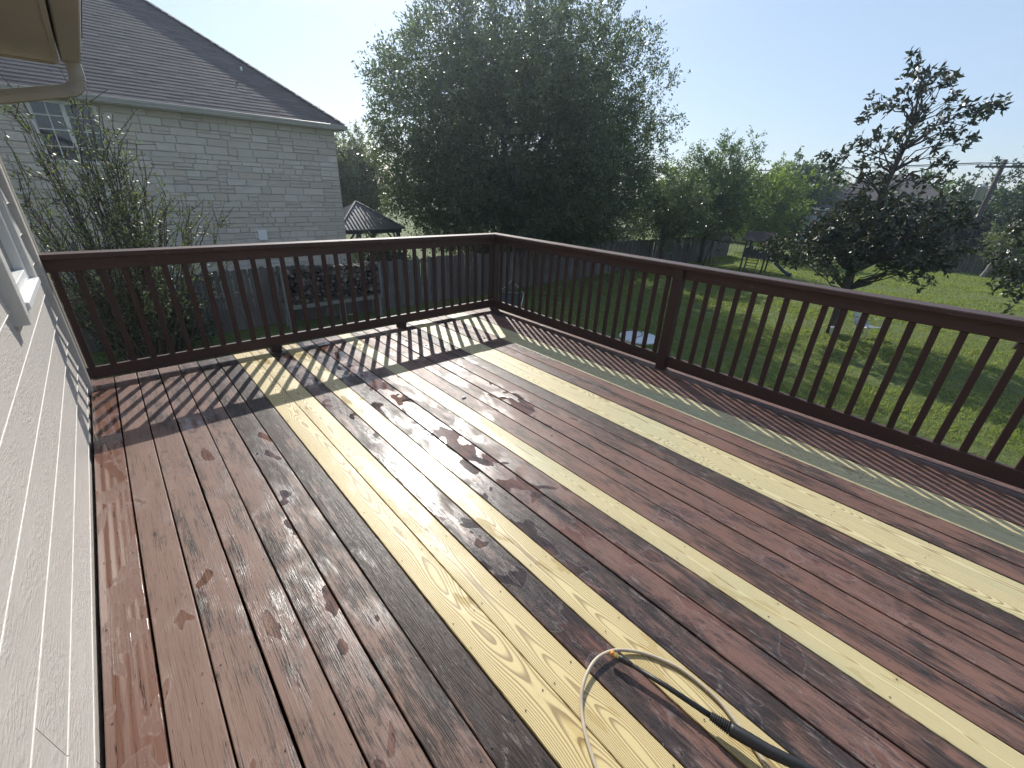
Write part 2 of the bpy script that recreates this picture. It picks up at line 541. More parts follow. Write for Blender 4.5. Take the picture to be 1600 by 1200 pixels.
def mat_stone():
    t = NT('cream_limestone')
    rnd = t.rnd(); isl = t.island()
    rr = t.math('FRACT', t.math('ADD', t.math('MULTIPLY', rnd, 7.3), isl))
    P = t.pos()
    base = t.ramp(rr, [(0, (.52, .47, .40)), (.35, (.61, .555, .48)), (.62, (.55, .49, .41)), (.8, (.65, .60, .53)), (1, (.58, .49, .40))])
    n1 = t.noise(P, 7.0, 6, .7); n2 = t.noise(P, 45.0, 4, .6)
    col = t.mix(t.math('MULTIPLY', t.step(n1, .5, .75), .35), base, (.36, .32, .27))
    nb = t.bump(t.math('ADD', n1, t.math('MULTIPLY', n2, .5)), .8, .03)
    return t.fin(col, .85, nb)


def mat_simple(name, c1, c2, scale=5.0, rough=.8, bump=.4, dist=.02, stretch=(1, 1, 1)):
    t = NT(name)
    P = t.scale(t.co(), stretch)
    n1 = t.noise(P, scale, 6, .65); n2 = t.noise(P, scale * 7, 4, .6)
    col = t.mix(t.math('MULTIPLY_ADD', n2, .4, t.math('MULTIPLY', n1, .6)), c1, c2)
    nb = t.bump(t.math('ADD', n1, t.math('MULTIPLY', n2, .5)), bump, dist)
    return t.fin(col, rough, nb)


def mat_shingle():
    t = NT('brown_grey_asphalt_shingle')
    P = t.pos()
    isl = t.island()
    n1 = t.noise(P, 1.3, 5, .65); n2 = t.noise(P, 120.0, 2, .6)
    n3 = t.noise(t.scale(P, (3.2, 7, 7)), 1.0, 3, .6)
    col = t.mix(isl, (.075, .062, .062), (.135, .115, .112))
    col = t.mix(t.math('MULTIPLY', n1, .5), col, (.07, .062, .066))
    col = t.mix(t.math('MULTIPLY', t.step(n2, .45, .7), .35), col, (.20, .175, .165))
    nb = t.bump(t.math('ADD', n2, n3), .5, .01)
    return t.fin(col, .85, nb)


def mat_leaf(name, cols, rough=.5, transl=.35, tcol=None, spec=.5):
    t = NT(name)
    isl = t.island()
    P = t.pos()
    n = t.noise(P, .9, 3, .6)
    f = t.math('MULTIPLY_ADD', n, .5, t.math('MULTIPLY', isl, .6))
    st = [(i / (len(cols) - 1) * .8 + .1, c) for i, c in enumerate(cols)]
    col = t.ramp(f, st)
    t.fin(col, rough, None, Specular_IOR_Level=spec)
    tr = t.n('ShaderNodeBsdfTranslucent')
    t.l(t.mix(1.0, col, tcol or (1.6, 1.7, .7), 'MULTIPLY'), tr.inputs['Color'])
    mx = t.n('ShaderNodeMixShader'); mx.inputs[0].default_value = transl
    t.l(t.p.outputs[0], mx.inputs[1]); t.l(tr.outputs[0], mx.inputs[2])
    t.l(mx.outputs[0], t.out.inputs[0])
    return t.m


def mat_lawn():
    t = NT('mown_lawn')
    P = t.pos()
    big = t.noise(P, .22, 4, .6); mid = t.noise(P, 1.7, 5, .65); fine = t.noise(P, 26.0, 5, .75); vf = t.noise(P, 90.0, 3, .7)
    col = t.mix(big, (.150, .195, .055), (.205, .245, .080))
    col = t.mix(t.step(mid, .42, .70), col, (.20, .222, .082))
    col = t.mix(t.math('MULTIPLY', t.step(fine, .42, .62), .65), col, (.055, .085, .022))
    col = t.mix(t.math('MULTIPLY', t.step(t.noise(P, .9, 6, .75), .56, .72), .60), col, (.22, .195, .105))
    col = t.mix(t.math('MULTIPLY', t.step(t.noise(P, .35, 4, .65), .52, .68), .35), col, (.085, .13, .035))
    tuft = t.noise(t.scale(P, (1, 1, .2)), 6.5, 4, .7)
    col = t.mix(t.math('MULTIPLY', t.step(tuft, .56, .40), .60), col, (.050, .080, .020))  # shade in the hollows between tufts is put into the colour
    h = t.math('ADD', t.math('MULTIPLY', tuft, .9), t.math('ADD', t.math('MULTIPLY', vf, .4), t.math('MULTIPLY', mid, .8)))
    nb = t.bump(h, 1.0, .10)
    return t.fin(col, .8, nb, Specular_IOR_Level=.2)


def mat_picket():
    t = NT('weathered_grey_cedar')
    rnd = t.rnd(); co = t.co()
    seed = t.n('ShaderNodeCombineXYZ')
    for i, k in enumerate((31.0, 17.0, 63.0)): t.l(t.math('MULTIPLY', rnd, k), seed.inputs[i])
    P = t.vmath('ADD', co, seed.outputs[0])
    g = t.noise(t.scale(P, (48, 48, 1.6)), 1.0, 5, .68)
    b = t.noise(t.scale(P, (7, 7, .9)), 1.0, 5, .65)
    col = t.mix(rnd, (.072, .063, .057), (.15, .136, .124))
    col = t.mix(t.math('MULTIPLY', t.step(g, .48, .66), .75), col, (.055, .045, .04))
    col = t.mix(t.math('MULTIPLY', t.step(b, .52, .7), .6), col, (.30, .29, .275))
    col = t.mix(t.math('MULTIPLY', t.step(t.noise(t.scale(P, (9, 9, 2.5)), 1.0, 5, .7), .56, .72), .7), col, (.028, .024, .02))
    nb = t.bump(g, .6, .008)
    return t.fin(col, .85, nb)


def mat_bark(name, c1, c2, sc=9.0):
    t = NT(name)
    P = t.pos()
    g = t.noise(t.scale(P, (1, 1, .28)), sc * 2.2, 6, .7)
    v = t.vor(t.scale(P, (1, 1, .25)), sc * 2.5)
    col = t.mix(t.math('MULTIPLY_ADD', v, .5, t.math('MULTIPLY', g, .5)), c1, c2)
    nb = t.bump(t.math('ADD', g, v), .8, .03)
    return t.fin(col, .9, nb)


M = {}
M['brown'] = mat_brown_deck()
M['pine'] = mat_new_pine()
M['rail'] = mat_rail()
M['cap'] = mat_cap()
M['siding'] = mat_siding()
M['trim'] = mat_paint('pale_grey_trim_paint', (.62, .60, .57), .4, .06, .25, 5, .15)
M['white'] = mat_paint('white_vinyl_window_paint', (.78, .78, .77), .35, .04, .2, 7, .05)
M['beige'] = mat_paint('beige_gutter_paint', (.40, .36, .30), .38, .06, .2, 4, .06)
M['soffit'] = mat_paint('beige_soffit_paint', (.42, .375, .31), .6, .06, .2, 4, .15)
M['stone'] = mat_stone()
M['mortar'] = mat_simple('pale_mortar', (.46, .42, .37), (.54, .50, .45), 8, .9, .5, .01)
M['shingle'] = mat_shingle()
M['lawn'] = mat_lawn()
M['picket'] = mat_picket()
M['blackplastic'] = mat_paint('black_rubberised_plastic', (.018, .018, .019), .42, .1, .15, 30, .15)
M['brass'] = mat_metal('brass_coupling', (.75, .55, .22), .3, 1.0)
M['orange'] = mat_paint('orange_nozzle_plastic', (.75, .27, .03), .4, .05, .2, 40, .05)
M['hose'] = mat_paint('beige_pressure_hose', (.47, .40, .30), .42, .06, .3, 25, .1)
M['gapdark'] = mat_simple('dark_deck_framing', (.035, .025, .02), (.07, .05, .04), 6, .85, .4, .01)
g_ = NT('window_glass'); M['glass'] = g_.fin((.05, .06, .07), .04, None, Specular_IOR_Level=.8)
M['oakbark'] = mat_bark('grey_brown_oak_bark', (.045, .036, .03), (.12, .10, .085))
M['palebark'] = mat_bark('pale_grey_bark', (.16, .145, .125), (.30, .28, .25), 5)
M['oak'] = mat_leaf('dark_oak_leaf', [(.028, .046, .023), (.050, .078, .038), (.080, .112, .058), (.120, .152, .085)], .33, .38, spec=.7)
M['oak2'] = mat_leaf('mid_green_leaf', [(.030, .055, .018), (.052, .088, .027), (.080, .125, .038), (.115, .16, .055)], .45, .42)
M['lime'] = mat_leaf('yellow_green_leaf', [(.06, .095, .022), (.10, .15, .03), (.15, .205, .042), (.20, .25, .06)], .5, .5)
M['grey'] = mat_leaf('grey_green_leaf', [(.06, .078, .045), (.09, .112, .066), (.13, .155, .095), (.17, .195, .13)], .5, .4)
M['magnolia'] = mat_leaf('glossy_magnolia_leaf', [(.020, .032, .016), (.036, .052, .025), (.054, .068, .034), (.11, .085, .05)], .42, .10, spec=.6)
M['shrub'] = mat_leaf('small_shrub_leaf', [(.055, .072, .038), (.085, .105, .058), (.12, .14, .085), (.17, .19, .125)], .42, .35)
M['darkleaf'] = mat_leaf('dark_hedge_leaf', [(.014, .024, .011), (.024, .040, .017), (.038, .060, .025), (.056, .080, .036)], .5, .22)
M['grass'] = mat_leaf('grass_blade', [(.125, .158, .050), (.175, .215, .072), (.23, .265, .10), (.30, .30, .15)], .6, .4, spec=.25)

# ------------------------------------------------------------------ ground
G = -2.6
m = MB()
nx = 40
xs = np.concatenate([np.linspace(-300, -20, 8), np.linspace(-12, 60, 37), np.linspace(75, 500, 9)])
ys = np.concatenate([np.linspace(-300, -30, 8), np.linspace(-24, 40, 33), np.linspace(50, 500, 10)])


def ground_z(x, y):
    # the lawn lifts slightly towards the far corner and is never quite flat
    return G + .05 * math.sin(x * .35 + 1.1) * math.cos(y * .41) + (0.03 * math.sin(x * 1.1 + y * .7))


idx = {}
for i, x in enumerate(xs):
    for j, y in enumerate(ys):
        idx[i, j] = len(m.v); m.v.append((x, y, ground_z(x, y)))
for i in range(len(xs) - 1):
    for j in range(len(ys) - 1):
        m.f.append((idx[i, j], idx[i + 1, j], idx[i + 1, j + 1], idx[i, j + 1])); m.s.append(True)
lawn = m.build('lawn', M['lawn'])
tag(lawn, 'mown green back lawn below the deck', 'lawn', kind='structure')

# grass blades on the part of the lawn seen between the balusters
N = 260000
az = R(30) + rng.random(N) * R(75)
di = 6.0 + (rng.random(N) ** 1.25) * 36.0
bx = .4 + np.sin(az) * di; by = np.cos(az) * di
keep = (by < 13.9) & (bx > 5.0) & (bx < 43.5)
bx, by, di = bx[keep], by[keep], di[keep]
n = len(bx)
cl = (np.sin(bx * 3.1 + np.sin(by * 1.3)) * np.cos(by * 2.7 + np.sin(bx * .9) * 2) + np.sin(bx * 7.3 + by * 5.1 + np.sin(bx * 2.1) * 2)) * .34 + .62
h = (.035 + .05 * rng.random(n)) * (1 + di * .018) * np.clip(cl, .3, 1.2)
w = .006 * (1 + di * .10)
a = rng.random(n) * 2 * np.pi
gz = G + .05 * np.sin(bx * .35 + 1.1) * np.cos(by * .41) + .03 * np.sin(bx * 1.1 + by * .7)
lean = (rng.random((n, 2)) - .5) * 1.3
V = np.zeros((n, 3, 3))
V[:, 0, 0] = bx - np.cos(a) * w; V[:, 0, 1] = by - np.sin(a) * w; V[:, 0, 2] = gz - .01
V[:, 1, 0] = bx + np.cos(a) * w; V[:, 1, 1] = by + np.sin(a) * w; V[:, 1, 2] = gz - .01
V[:, 2, 0] = bx + lean[:, 0] * h; V[:, 2, 1] = by + lean[:, 1] * h; V[:, 2, 2] = gz + h
gb = link('grass_blades', np_mesh('grass_blades', V.reshape(-1, 3), 3, M['grass']))
tag(gb, 'short green grass blades covering the back lawn', 'grass', kind='stuff')

# ------------------------------------------------------------------ deck
PITCHB = .143
XR, YB = 4.145, 4.443        # inner faces of the two railings
NB = 30
Y0, Y1 = -1.6, YB + .115
deck = empty('wooden_deck', (0, 0, 0), 0, 'raised wooden deck of worn brown boards patched with new yellow boards', 'deck')


def board_mesh(name, width, L, mat, seed):
    rs = random.Random(seed)
    th, c = .036, .0032
    prof = [(-width / 2, -th), (-width / 2, -c), (-width / 2 + c * .35, -c * .35), (-width / 2 + c, 0), (-width / 4, .0002), (width / 4, .0002),
            (width / 2 - c, 0), (width / 2 - c * .35, -c * .35), (width / 2, -c), (width / 2, -th)]
    mb = MB(); seg = 14
    cup = rs.uniform(-.0004, .0004)
    for i in range(seg + 1):
        y = -L / 2 + L * i / seg
        wx = rs.uniform(-.0010, .0010); wz = rs.uniform(-.0003, .0003); ws = 1 + rs.uniform(-.006, .004)
        for (px, pz) in prof:
            mb.v.append((px * ws + wx, y, pz + wz + cup * (abs(px) / (width / 2)) ** 2))
    k = len(prof)
    for i in range(seg):
        for j in range(k - 1):
            a = i * k + j
            mb.f.append((a + 1, a, a + k, a + k + 1)); mb.s.append(False)
    mb.f.append(tuple(range(k))); mb.s.append(False)
    mb.f.append(tuple(reversed(range(seg * k, seg * k + k)))); mb.s.append(False)
    return mb.mesh(name, mat)


LB = Y1 - Y0
bm_ = [board_mesh('deck_board', .1365, LB, M['brown'], s) for s in range(5)]
pm_ = [board_mesh('deck_board', .1395, LB, M['pine'], s + 20) for s in range(4)]
PINE = {7, 8, 10, 14, 20, 21, 24, 25}
#        wear  wet  dark
BW = {0: (.12, .95, .10), 1: (.28, .22, .24), 2: (.40, .28, .38), 3: (.46, .34, .44), 4: (.52, .36, .57), 5: (.66, .30, .64), 6: (.86, .10, .72),
      9: (.70, .66, .66), 11: (.78, .62, .74), 12: (.48, .84, .50), 13: (.58, .40, .60), 15: (.50, .20, .45), 16: (.46, .42, .55), 17: (.40, .50, .60),
      18: (.46, .22, .45), 19: (.74, .16, .62), 22: (.54, .15, .40), 23: (.50, .15, .35), 26: (.45, .1, .4), 27: (.3, .1, .3), 28: (.5, .1, .4), 29: (.4, .1, .4)}
rb = random.Random(3)
for k in range(NB):
    x = (k + .5) * PITCHB
    me = pm_[k % 4] if k in PINE else bm_[k % 5]
    o = link('deck_board', me, deck, (x + rb.uniform(-.0012, .0012), (Y0 + Y1) / 2, rb.uniform(-.0022, .0008) - (0.0015 if k in PINE else 0)),
             (0, rb.uniform(-.006, .006), rb.uniform(-.0004, .0004)))
    if k in PINE:
        wet = {7: .28, 8: .40, 10: .62, 14: .55}.get(k, .15)
        o.color = ({7: .85, 8: .75, 10: .6}.get(k, .12), wet, .2, 1)
    else:
        o.color = (*BW[k], {0: .55, 1: .95, 2: 1.0, 3: 1.0, 4: .9, 5: .8, 6: .5}.get(k, .22))
# screw heads: two per board on every joist
scw = MB()
rsn = random.Random(12)
for yj in np.arange(Y0 + .1, Y1 - .1, .406):
    for k in range(NB):
        for e in (-.048, .048):
            cx, cy = (k + .5) * PITCHB + e + rsn.uniform(-.006, .006), yj + rsn.uniform(-.009, .009)
            scw.poly([(cx + .0030 * math.cos(a * math.pi / 4), cy + .0030 * math.sin(a * math.pi / 4), .0016) for a in range(8)])
M['screw'] = mat_metal('dull_screw_head', (.06, .055, .05), .5, .7)
scw.build('screw_heads', M['screw'], deck)['kind'] = 'stuff'
# framing under the boards
fr = MB()
for y in np.arange(Y0 + .1, Y1 - .1, .406):
    fr.box((0.0, y - .019, -.225), (NB * PITCHB - .05, y + .019, -.040))
fr.build('joists', M['gapdark'], deck)['kind'] = 'stuff'
MB().box((-.03, Y0, -.262), (NB * PITCHB - .05, Y1 - .06, -.242)).build('gap_shade_sheet', M['blackplastic'], deck)  # added unseen sheet that keeps sunlit ground from showing in the board gaps
MB().box((NB * PITCHB - .045, Y0, -.235), (NB * PITCHB - .007, Y1 - .05, -.042)).build('rim_joist', M['rail'], deck)
MB().box((0.0, Y1 - .048, -.235), (NB * PITCHB - .007, Y1 - .010, -.042)).build('rim_joist', M['rail'], deck)
pm = MB().box((-.07, -.07, G - .2), (.07, .07, -.24), None, .006).mesh('support_post', M['rail'])
for (px, py) in ((.35, YB - .05), (2.2, YB - .05), (4.1, YB - .05), (4.1, 1.8), (4.1, -.9)):
    link('support_post', pm, deck, (px, py, 0))

# ------------------------------------------------------------------ railings
ZB0, ZB1 = .050, .143       # bottom rail
ZT0, ZT1 = .878, .968       # top rail
ZC = 1.006                  # cap top
TH = .038


def baluster_mesh(seed):
    rs = random.Random(seed); mb = MB()
    w = .0200; e = .0128; c = .003
    prof = [(-w + c, -e), (w - c, -e), (w, -e + c), (w, e - c), (w - c, e), (-w + c, e), (-w, e - c), (-w, -e + c)]
    zs = [0, .25, .5, 1.0]
    H = ZT0 - ZB1 + .004
    for z in zs:
        dx, dy = rs.uniform(-.0018, .0018), rs.uniform(-.0012, .0012)
        for (a, b) in prof: mb.v.append((a + dx, b + dy, z * H))
    for i in range(3):
        for k in range(8):
            a = i * 8 + k; b = i * 8 + (k + 1) % 8
            mb.f.append((a, b, b + 8, a + 8)); mb.s.append(False)
    return mb.mesh('baluster', M['rail'])


bal_ = [baluster_mesh(s) for s in range(5)]


def railing(origin, rz, L, label, bal_x, posts, blocks, capL, drop=0.0):
    """runs along local +x from origin; local y=0 is the inner face, +y is outwards"""
    root = empty('deck_railing', origin, rz, label, 'railing', 'railings of the deck')
    segs = [0] + [p for p in posts] + [L]
    for a, b in zip(segs[:-1], segs[1:]):
        a2 = a + (.046 if a in posts else 0.004); b2 = b - (.046 if b in posts else 0.0)
        MB().box((a2, 0, ZB0 - drop), (b2, TH, ZB1 - drop * .3), None, .004).build('bottom_rail', M['cap'], root)
        MB().box((a2, 0, ZT0), (b2, TH, ZT1 - .001), None, .004).build('top_rail', M['cap'], root)
    c0, c1 = capL
    nseg = max(2, int((c1 - c0) / 2.2))
    cuts = [c0 + (c1 - c0) * i / nseg for i in range(nseg + 1)]
    for a, b in zip(cuts[:-1], cuts[1:]):
        MB().box((a + .0015, -.052, ZT1), (b - .0015, .092, ZC), None, .006).build('cap_rail', M['cap'], root)
    for i, x in enumerate(bal_x):
        if any(abs(x - p) < .075 for p in posts): continue
        link('baluster', bal_[(i * 3) % 5], root, (x + .006 * math.sin(i * 12.9), TH / 2, ZB1 - .002 - drop * .3), (0, .006 * math.sin(i * 7.7 + 1), math.pi * (i % 2)))
    for p in posts:
        MB().box((p - .0445, -.0465, -.002), (p + .0445, .0425, ZT1 - .001), None, .005).build('post', M['rail'], root)
    for bx_ in blocks:
        MB().box((bx_ - .045, -.012, .002), (bx_ + .045, .075, ZB0 - .001), None, .004).build('foot_block', M['rail'], root)
    return root


balx = [.047 + .1265 * i for i in range(33)]
railing((0, YB, 0), 0, XR, 'dark brown wooden railing along the back of the deck', balx, [], [1.36, 2.74], (.002, XR + .092))
LR = YB + 1.6
# right railing runs from the corner towards the camera along -y: local x -> -y, local y -> +x
ry = [.12 + .1247 * i for i in range(47)]
rr_ = railing((XR, YB, 0), -math.pi / 2, LR, 'dark brown wooden railing along the lawn side of the deck', ry, [2.60], [], (.054, LR), .022)
MB().box((-.002, -.002, -.002), (.087, .087, ZT1 - .001), None, .004).build('corner_post', M['rail'], rr_, (0, -.0, 0), (0, 0, math.pi / 2)).location = (0, 0, 0)

# ------------------------------------------------------------------ own house (left)
house = empty('house', (0, 0, G), 0, 'own house with warm grey lap siding beside the deck', 'house')
H0 = -G
YC = 4.40                    # house corner


def hp(mb, name, mat, parent=house):
    o = mb.build(name, mat, parent)
    o.location = (0, 0, H0) if parent is house else (0, 0, 0)
    return o


hp(MB().box((-4.0, -4, G - .3), (-.035, YC - .02, 2.19)), 'wall', M['gapdark'])
# lap boards; the window opening is cut out
WY0, WY1, WZ0, WZ1 = 2.86, 3.72, .985, 2.02
EXP = .186
z = .0389 - EXP * 15
while z < 2.18:
    zt = z + EXP + .02
    def lap(y0, y1):
        mb = MB()
        prof = [(-.030, z), (-.012, z - .001), (-.0072, z + .0004), (-.0060, z + .0022), (-.0068, z + .0042), (-.0088, z + .0056), (-.0255, zt), (-.034, zt), (-.034, z)]
        k = len(prof)
        for y in (y0, y1):
            for (px, pz) in prof: mb.v.append((px, y, pz))
        for j in range(k):
            a = j; b = (j + 1) % k
            mb.f.append((a, b, b + k, a + k)); mb.s.append(False)
        mb.f.append(tuple(range(k))); mb.f.append(tuple(reversed(range(k, 2 * k)))); mb.s += [False, False]
        hp(mb, 'siding_board', M['siding'])
    if z > WZ0 - .09 and z < WZ1 - .02:
        lap(-4, WY0 + .01); lap(WY1 - .01, YC - .09)
    else:
        rj = (z * 7.7) % 3.0 - .6
        lap(-4, rj - .0015); lap(rj + .0015, YC - .09)
    z += EXP
hp(MB().box((-.030, YC - .09, G), (.016, YC + .006, 2.19), None, .004), 'corner_board', M['siding'])
hp(MB().box((-4.0, YC - .022, G), (-.031, YC + .004, 2.19)), 'end_wall', M['siding'])
# window
win = empty('window', (0, 0, H0)); win.parent = house
PR = .036
for (y0, y1, z0, z1) in ((WY0, WY0 + .088, WZ0 - .085, WZ1 + .09), (WY1 - .088, WY1, WZ0 - .03, WZ1 + .09)):
    MB().box((-.03, y0, z0), (PR, y1, z1), None, .003).build('trim', M['trim'], win)
MB().box((-.03, WY0 + .089, WZ1), (PR - .003, WY1 - .089, WZ1 + .088), None, .003).build('trim', M['trim'], win)
MB().box((-.03, WY0 + .089, WZ0 - .032), (PR + .012, WY1 - .089, WZ0), None, .003).build('sill', M['white'], win)
for (y0, y1) in ((WY0 + .089, WY0 + .140), (WY1 - .140, WY1 - .089)):
    MB().box((-.06, y0, WZ0 + .001), (.012, y1, WZ1 - .001), None, .003).build('sash', M['white'], win)
for (z0, z1, xx) in ((WZ0 + .002, WZ0 + .055, .010), (1.46, 1.51, .004), (WZ1 - .055, WZ1 - .002, .006)):
    MB().box((-.06, WY0 + .141, z0), (xx, WY1 - .141, z1), None, .003).build('sash', M['white'], win)
MB().box((-.034, WY0 + .141, WZ0 + .056), (-.028, WY1 - .141, WZ1 - .056)).build('pane', M['glass'], win)
# eave
EY = 4.68
hp(MB().box((-4.0, -4, 2.2), (.455, EY, 2.215)), 'soffit', M['soffit'])
hp(MB().box((.435, -4, 2.192), (.457, EY + .02, 2.36)), 'fascia', M['soffit'])
hp(MB().box((-4.0, EY + .001, 2.185), (.434, EY + .022, 2.36)), 'end_fascia', M['soffit'])
gm = MB()
gp = [(.470, 2.36), (.470, 2.215), (.476, 2.207), (.560, 2.207), (.568, 2.213), (.574, 2.25), (.596, 2.30), (.600, 2.345), (.592, 2.352), (.592, 2.345)]
for y in (-4, EY + .03):
    for (a, b) in gp: gm.v.append((a, y, b))
k = len(gp)
for j in range(k - 1): gm.f.append((j, j + 1, j + 1 + k, j + k)); gm.s.append(False)
gm.f.append(tuple(range(k, 2 * k))); gm.s.append(False)
hp(gm, 'gutter', M['beige'])
hp(MB().box((.596, -4, 2.338), (.606, EY + .035, 2.352), None, .003), 'gutter_lip', M['white'])  # white colour carries the sunlit brightness of the gutter edge
hp(MB().poly([(.62, -4, 2.37), (.62, EY + .06, 2.37), (-4, EY + .06, 4.6), (-4, -4, 4.6)]), 'roof', M['shingle'])
# downspout: ribbed elbow then a sloping run back to the wall
ds = empty('downspout', (0, 0, H0)); ds.parent = house


def ribbed(path, w, h, name, ribs):
    mb = MB(); k = len(path)
    pts = [Vector(p) for p in path]
    n = 16
    for i, p in enumerate(pts):
        d = (pts[min(i + 1, k - 1)] - pts[max(i - 1, 0)]).normalized()
        s = Vector((0, 1, 0)); t = d.cross(s).normalized()
        rib = (1.0 + (.045 if (i % 2) else -.03)) if ribs else 1.0
        for j in range(n):
            a = 2 * math.pi * j / n
            ca, sa = math.cos(a), math.sin(a)
            q = (abs(ca) ** 6 + abs(sa) ** 6) ** (-1 / 6)
            gr = 1.0 - (.035 if j % 2 else 0)
            mb.v.append(tuple(p + (s * ca * q * w / 2 + t * sa * q * h / 2) * rib * gr))
    for i in range(k - 1):
        for j in range(n):
            a = i * n + j; b = i * n + (j + 1) % n
            mb.f.append((a, b, b + n, a + n)); mb.s.append(False)
    mb.f.append(tuple(range(n))); mb.f.append(tuple(reversed(range((k - 1) * n, k * n)))); mb.s += [False, False]
    return mb.build(name, M['beige'], ds)


arc = []
for i in range(19):
    a = R(4 + i * 72 / 18)
    arc.append((.44 + .09 * math.cos(a) - .005, EY - .03, 2.135 - .10 * math.sin(a) - .0))
arc = [(.526, EY - .03, 2.206)] + arc
ribbed(arc, .10, .085, 'elbow', True)
p0 = Vector(arc[-1]); ribbed([p0 + Vector((.012, 0, .002)), p0 + Vector((-.25, 0, -.062)), p0 + Vector((-.44, 0, -.105))], .095, .08, 'pipe', False)
pz = p0 + Vector((-.44, 0, -.105))
ribbed([pz + Vector((.02, 0, .01)), pz + Vector((-.03, 0, -.03)), pz + Vector((-.05, 0, -.10)), pz + Vector((-.05, 0, -2.0)), (pz.x - .05, pz.y, G + .05)], .095, .08, 'pipe', False)

# ------------------------------------------------------------------ neighbouring limestone house
YW, XW = 16.5, 7.03
EAX, EAY, EAZ = 7.33, 16.18, 3.18
nh = empty('stone_house', (2, YW, G), 0, 'neighbouring cream limestone house with brown shingle hip roof', 'house')
IN = Matrix.Translation((-2, -YW, -G))


def np_(mb, name, mat, parent=nh):
    o = mb.build(name, mat, parent)
    if parent is nh: o.location = (-2, -YW, -G)
    return o


np_(MB().box((-9, YW + .03, G - .2), (XW - .03, YW + 10, 3.05)), 'wall', M['mortar'])
# random ashlar, each stone a block standing a little proud of the mortar
WNX0, WNX1, WNZ0, WNZ1 = -.24, 1.02, 1.62, 3.0
rs = random.Random(21)
stones = []
z = G
while z < 3.0:
    ch = rs.choice([.14, .18, .22, .12, .16, .20])
    ch = min(ch, 3.04 - z)
    x = XW
    first = True
    while x > -3.2:
        w = rs.choice([rs.uniform(.2, .45), rs.uniform(.4, .8), rs.uniform(.3, .62)]) if not first else rs.choice([.30, .62])
        first = False
        xa = max(x - w, -3.2)
        cells = [(xa, x, z, z + ch)]
        if rs.random() < .34 and ch > .15:
            sp = z + ch * rs.uniform(.35, .65)
            if rs.random() < .5 and w > .5:
                xm = x - w * rs.uniform(.35, .65)
                cells = [(xa, x, z, sp), (xa, xm, sp, z + ch), (xm, x, sp, z + ch)]
            else: cells = [(xa, x, z, sp), (xa, x, sp, z + ch)]
        for c in cells:
            # leave the window opening free
            if c[1] > WNX0 - .03 and c[0] < WNX1 + .03 and c[3] > WNZ0 - .02 and c[2] < WNZ1:
                if c[0] < WNX0 - .2: stones.append((c[0], WNX0 - .03, c[2], c[3]))
                if c[1] > WNX1 + .2: stones.append((WNX1 + .03, c[1], c[2], c[3]))
                continue
            stones.append(c)
        x = xa
    z += ch


def stone_into(mb, c, rs):
    x0, x1, z0, z1 = c
    x0 += .003; x1 -= .003; z0 += .007; z1 -= .004
    if x1 - x0 < .04 or z1 - z0 < .03: return False
    d = YW + .014 - rs.uniform(0, .026)
    j = lambda s: rs.uniform(-s, s)
    b = [(x0, YW + .035, z0), (x1, YW + .035, z0), (x1, YW + .035, z1), (x0, YW + .035, z1)]
    e = .010
    f = [(x0 + e + j(.006), d + j(.008), z0 + e + j(.006)), (x1 - e + j(.006), d + j(.008), z0 + e + j(.006)),
         (x1 - e + j(.006), d + j(.008), z1 - e + j(.006)), (x0 + e + j(.006), d + j(.008), z1 - e + j(.006))]
    n = len(mb.v); mb.v += b + f
    mb.f += [(n + 4, n + 5, n + 6, n + 7)] + [(n + i, n + (i + 1) % 4, n + 4 + (i + 1) % 4, n + 4 + i) for i in range(4)]
    mb.s += [False] * 5
    return True


vis = [c for c in stones if c[0] > -1.0 and c[3] > -1.2]
vis.sort(key=lambda c: -(c[1] - c[0]) * (c[3] - c[2]) * (1.0 if c[0] > 1.2 else .35))
one = vis[:296]
oneset = set(one)
rest = MB()
for c in one:
    mb = MB()
    if stone_into(mb, c, rs): np_(mb, 'stone', M['stone'])
for c in stones:
    if c not in oneset: stone_into(rest, c, rs)
np_(rest, 'small_stones', M['stone'])['kind'] = 'stuff'
# side wall corner return
np_(MB().box((XW - .029, YW + .012, G), (XW + .004, YW + 9.9, 3.05)), 'side_wall', M['stone'])
# roof: stepped shingle courses on the front slope and the hip end
SL = .749
rm = MB(); step = .125; D = 12.3
yc = 0.0; c = 0
while yc < D / 2 - .01:
    y0 = EAY + yc; y1 = EAY + yc + step
    z0 = EAZ + yc * SL + .008; z1 = EAZ + (yc + step) * SL
    xr0 = EAX - yc; xr1 = EAX - yc - step
    # tabs along the course, each its own island
    x = -10.0 + (c % 3) * .11
    xsx = []
    while x < xr0 - .02:
        xsx.append(x); x += rs.uniform(.28, .52)
    xsx.append(xr0)
    for a, b in zip(xsx[:-1], xsx[1:]):
        dz = rs.uniform(0, .004)
        b1 = min(b, xr1) if b == xr0 else b
        rm.poly([(a, y0, z0 + dz), (b, y0, z0 + dz), (b1, y1, z1 + .002), (a if a < b1 else b1, y1, z1 + .002)])
        rm.poly([(a, y0, z0 - .010), (b, y0, z0 - .010), (b, y0, z0 + dz), (a, y0, z0 + dz)])
    # hip end
    rm.poly([(xr0, y0, z0), (xr0, EAY + D - yc, z0), (xr1, EAY + D - yc - step, z1), (xr1, y1, z1)])
    yc += step; c += 1
roof = np_(rm, 'roof', M['shingle'])
hm = MB()
hl = Vector((-1, 1, SL)).normalized()
hb = Vector((EAX, EAY, EAZ + .02))
for i in range(40):
    a = hb + hl * (i * .26); b = hb + hl * (i * .26 + .29)
    hm.bar(a + Vector((0, 0, .012)), b + Vector((0, 0, .006)), .24, .010, Vector((.4, -.4, 1)))
hm.build('hip_cap', M['shingle'], roof)
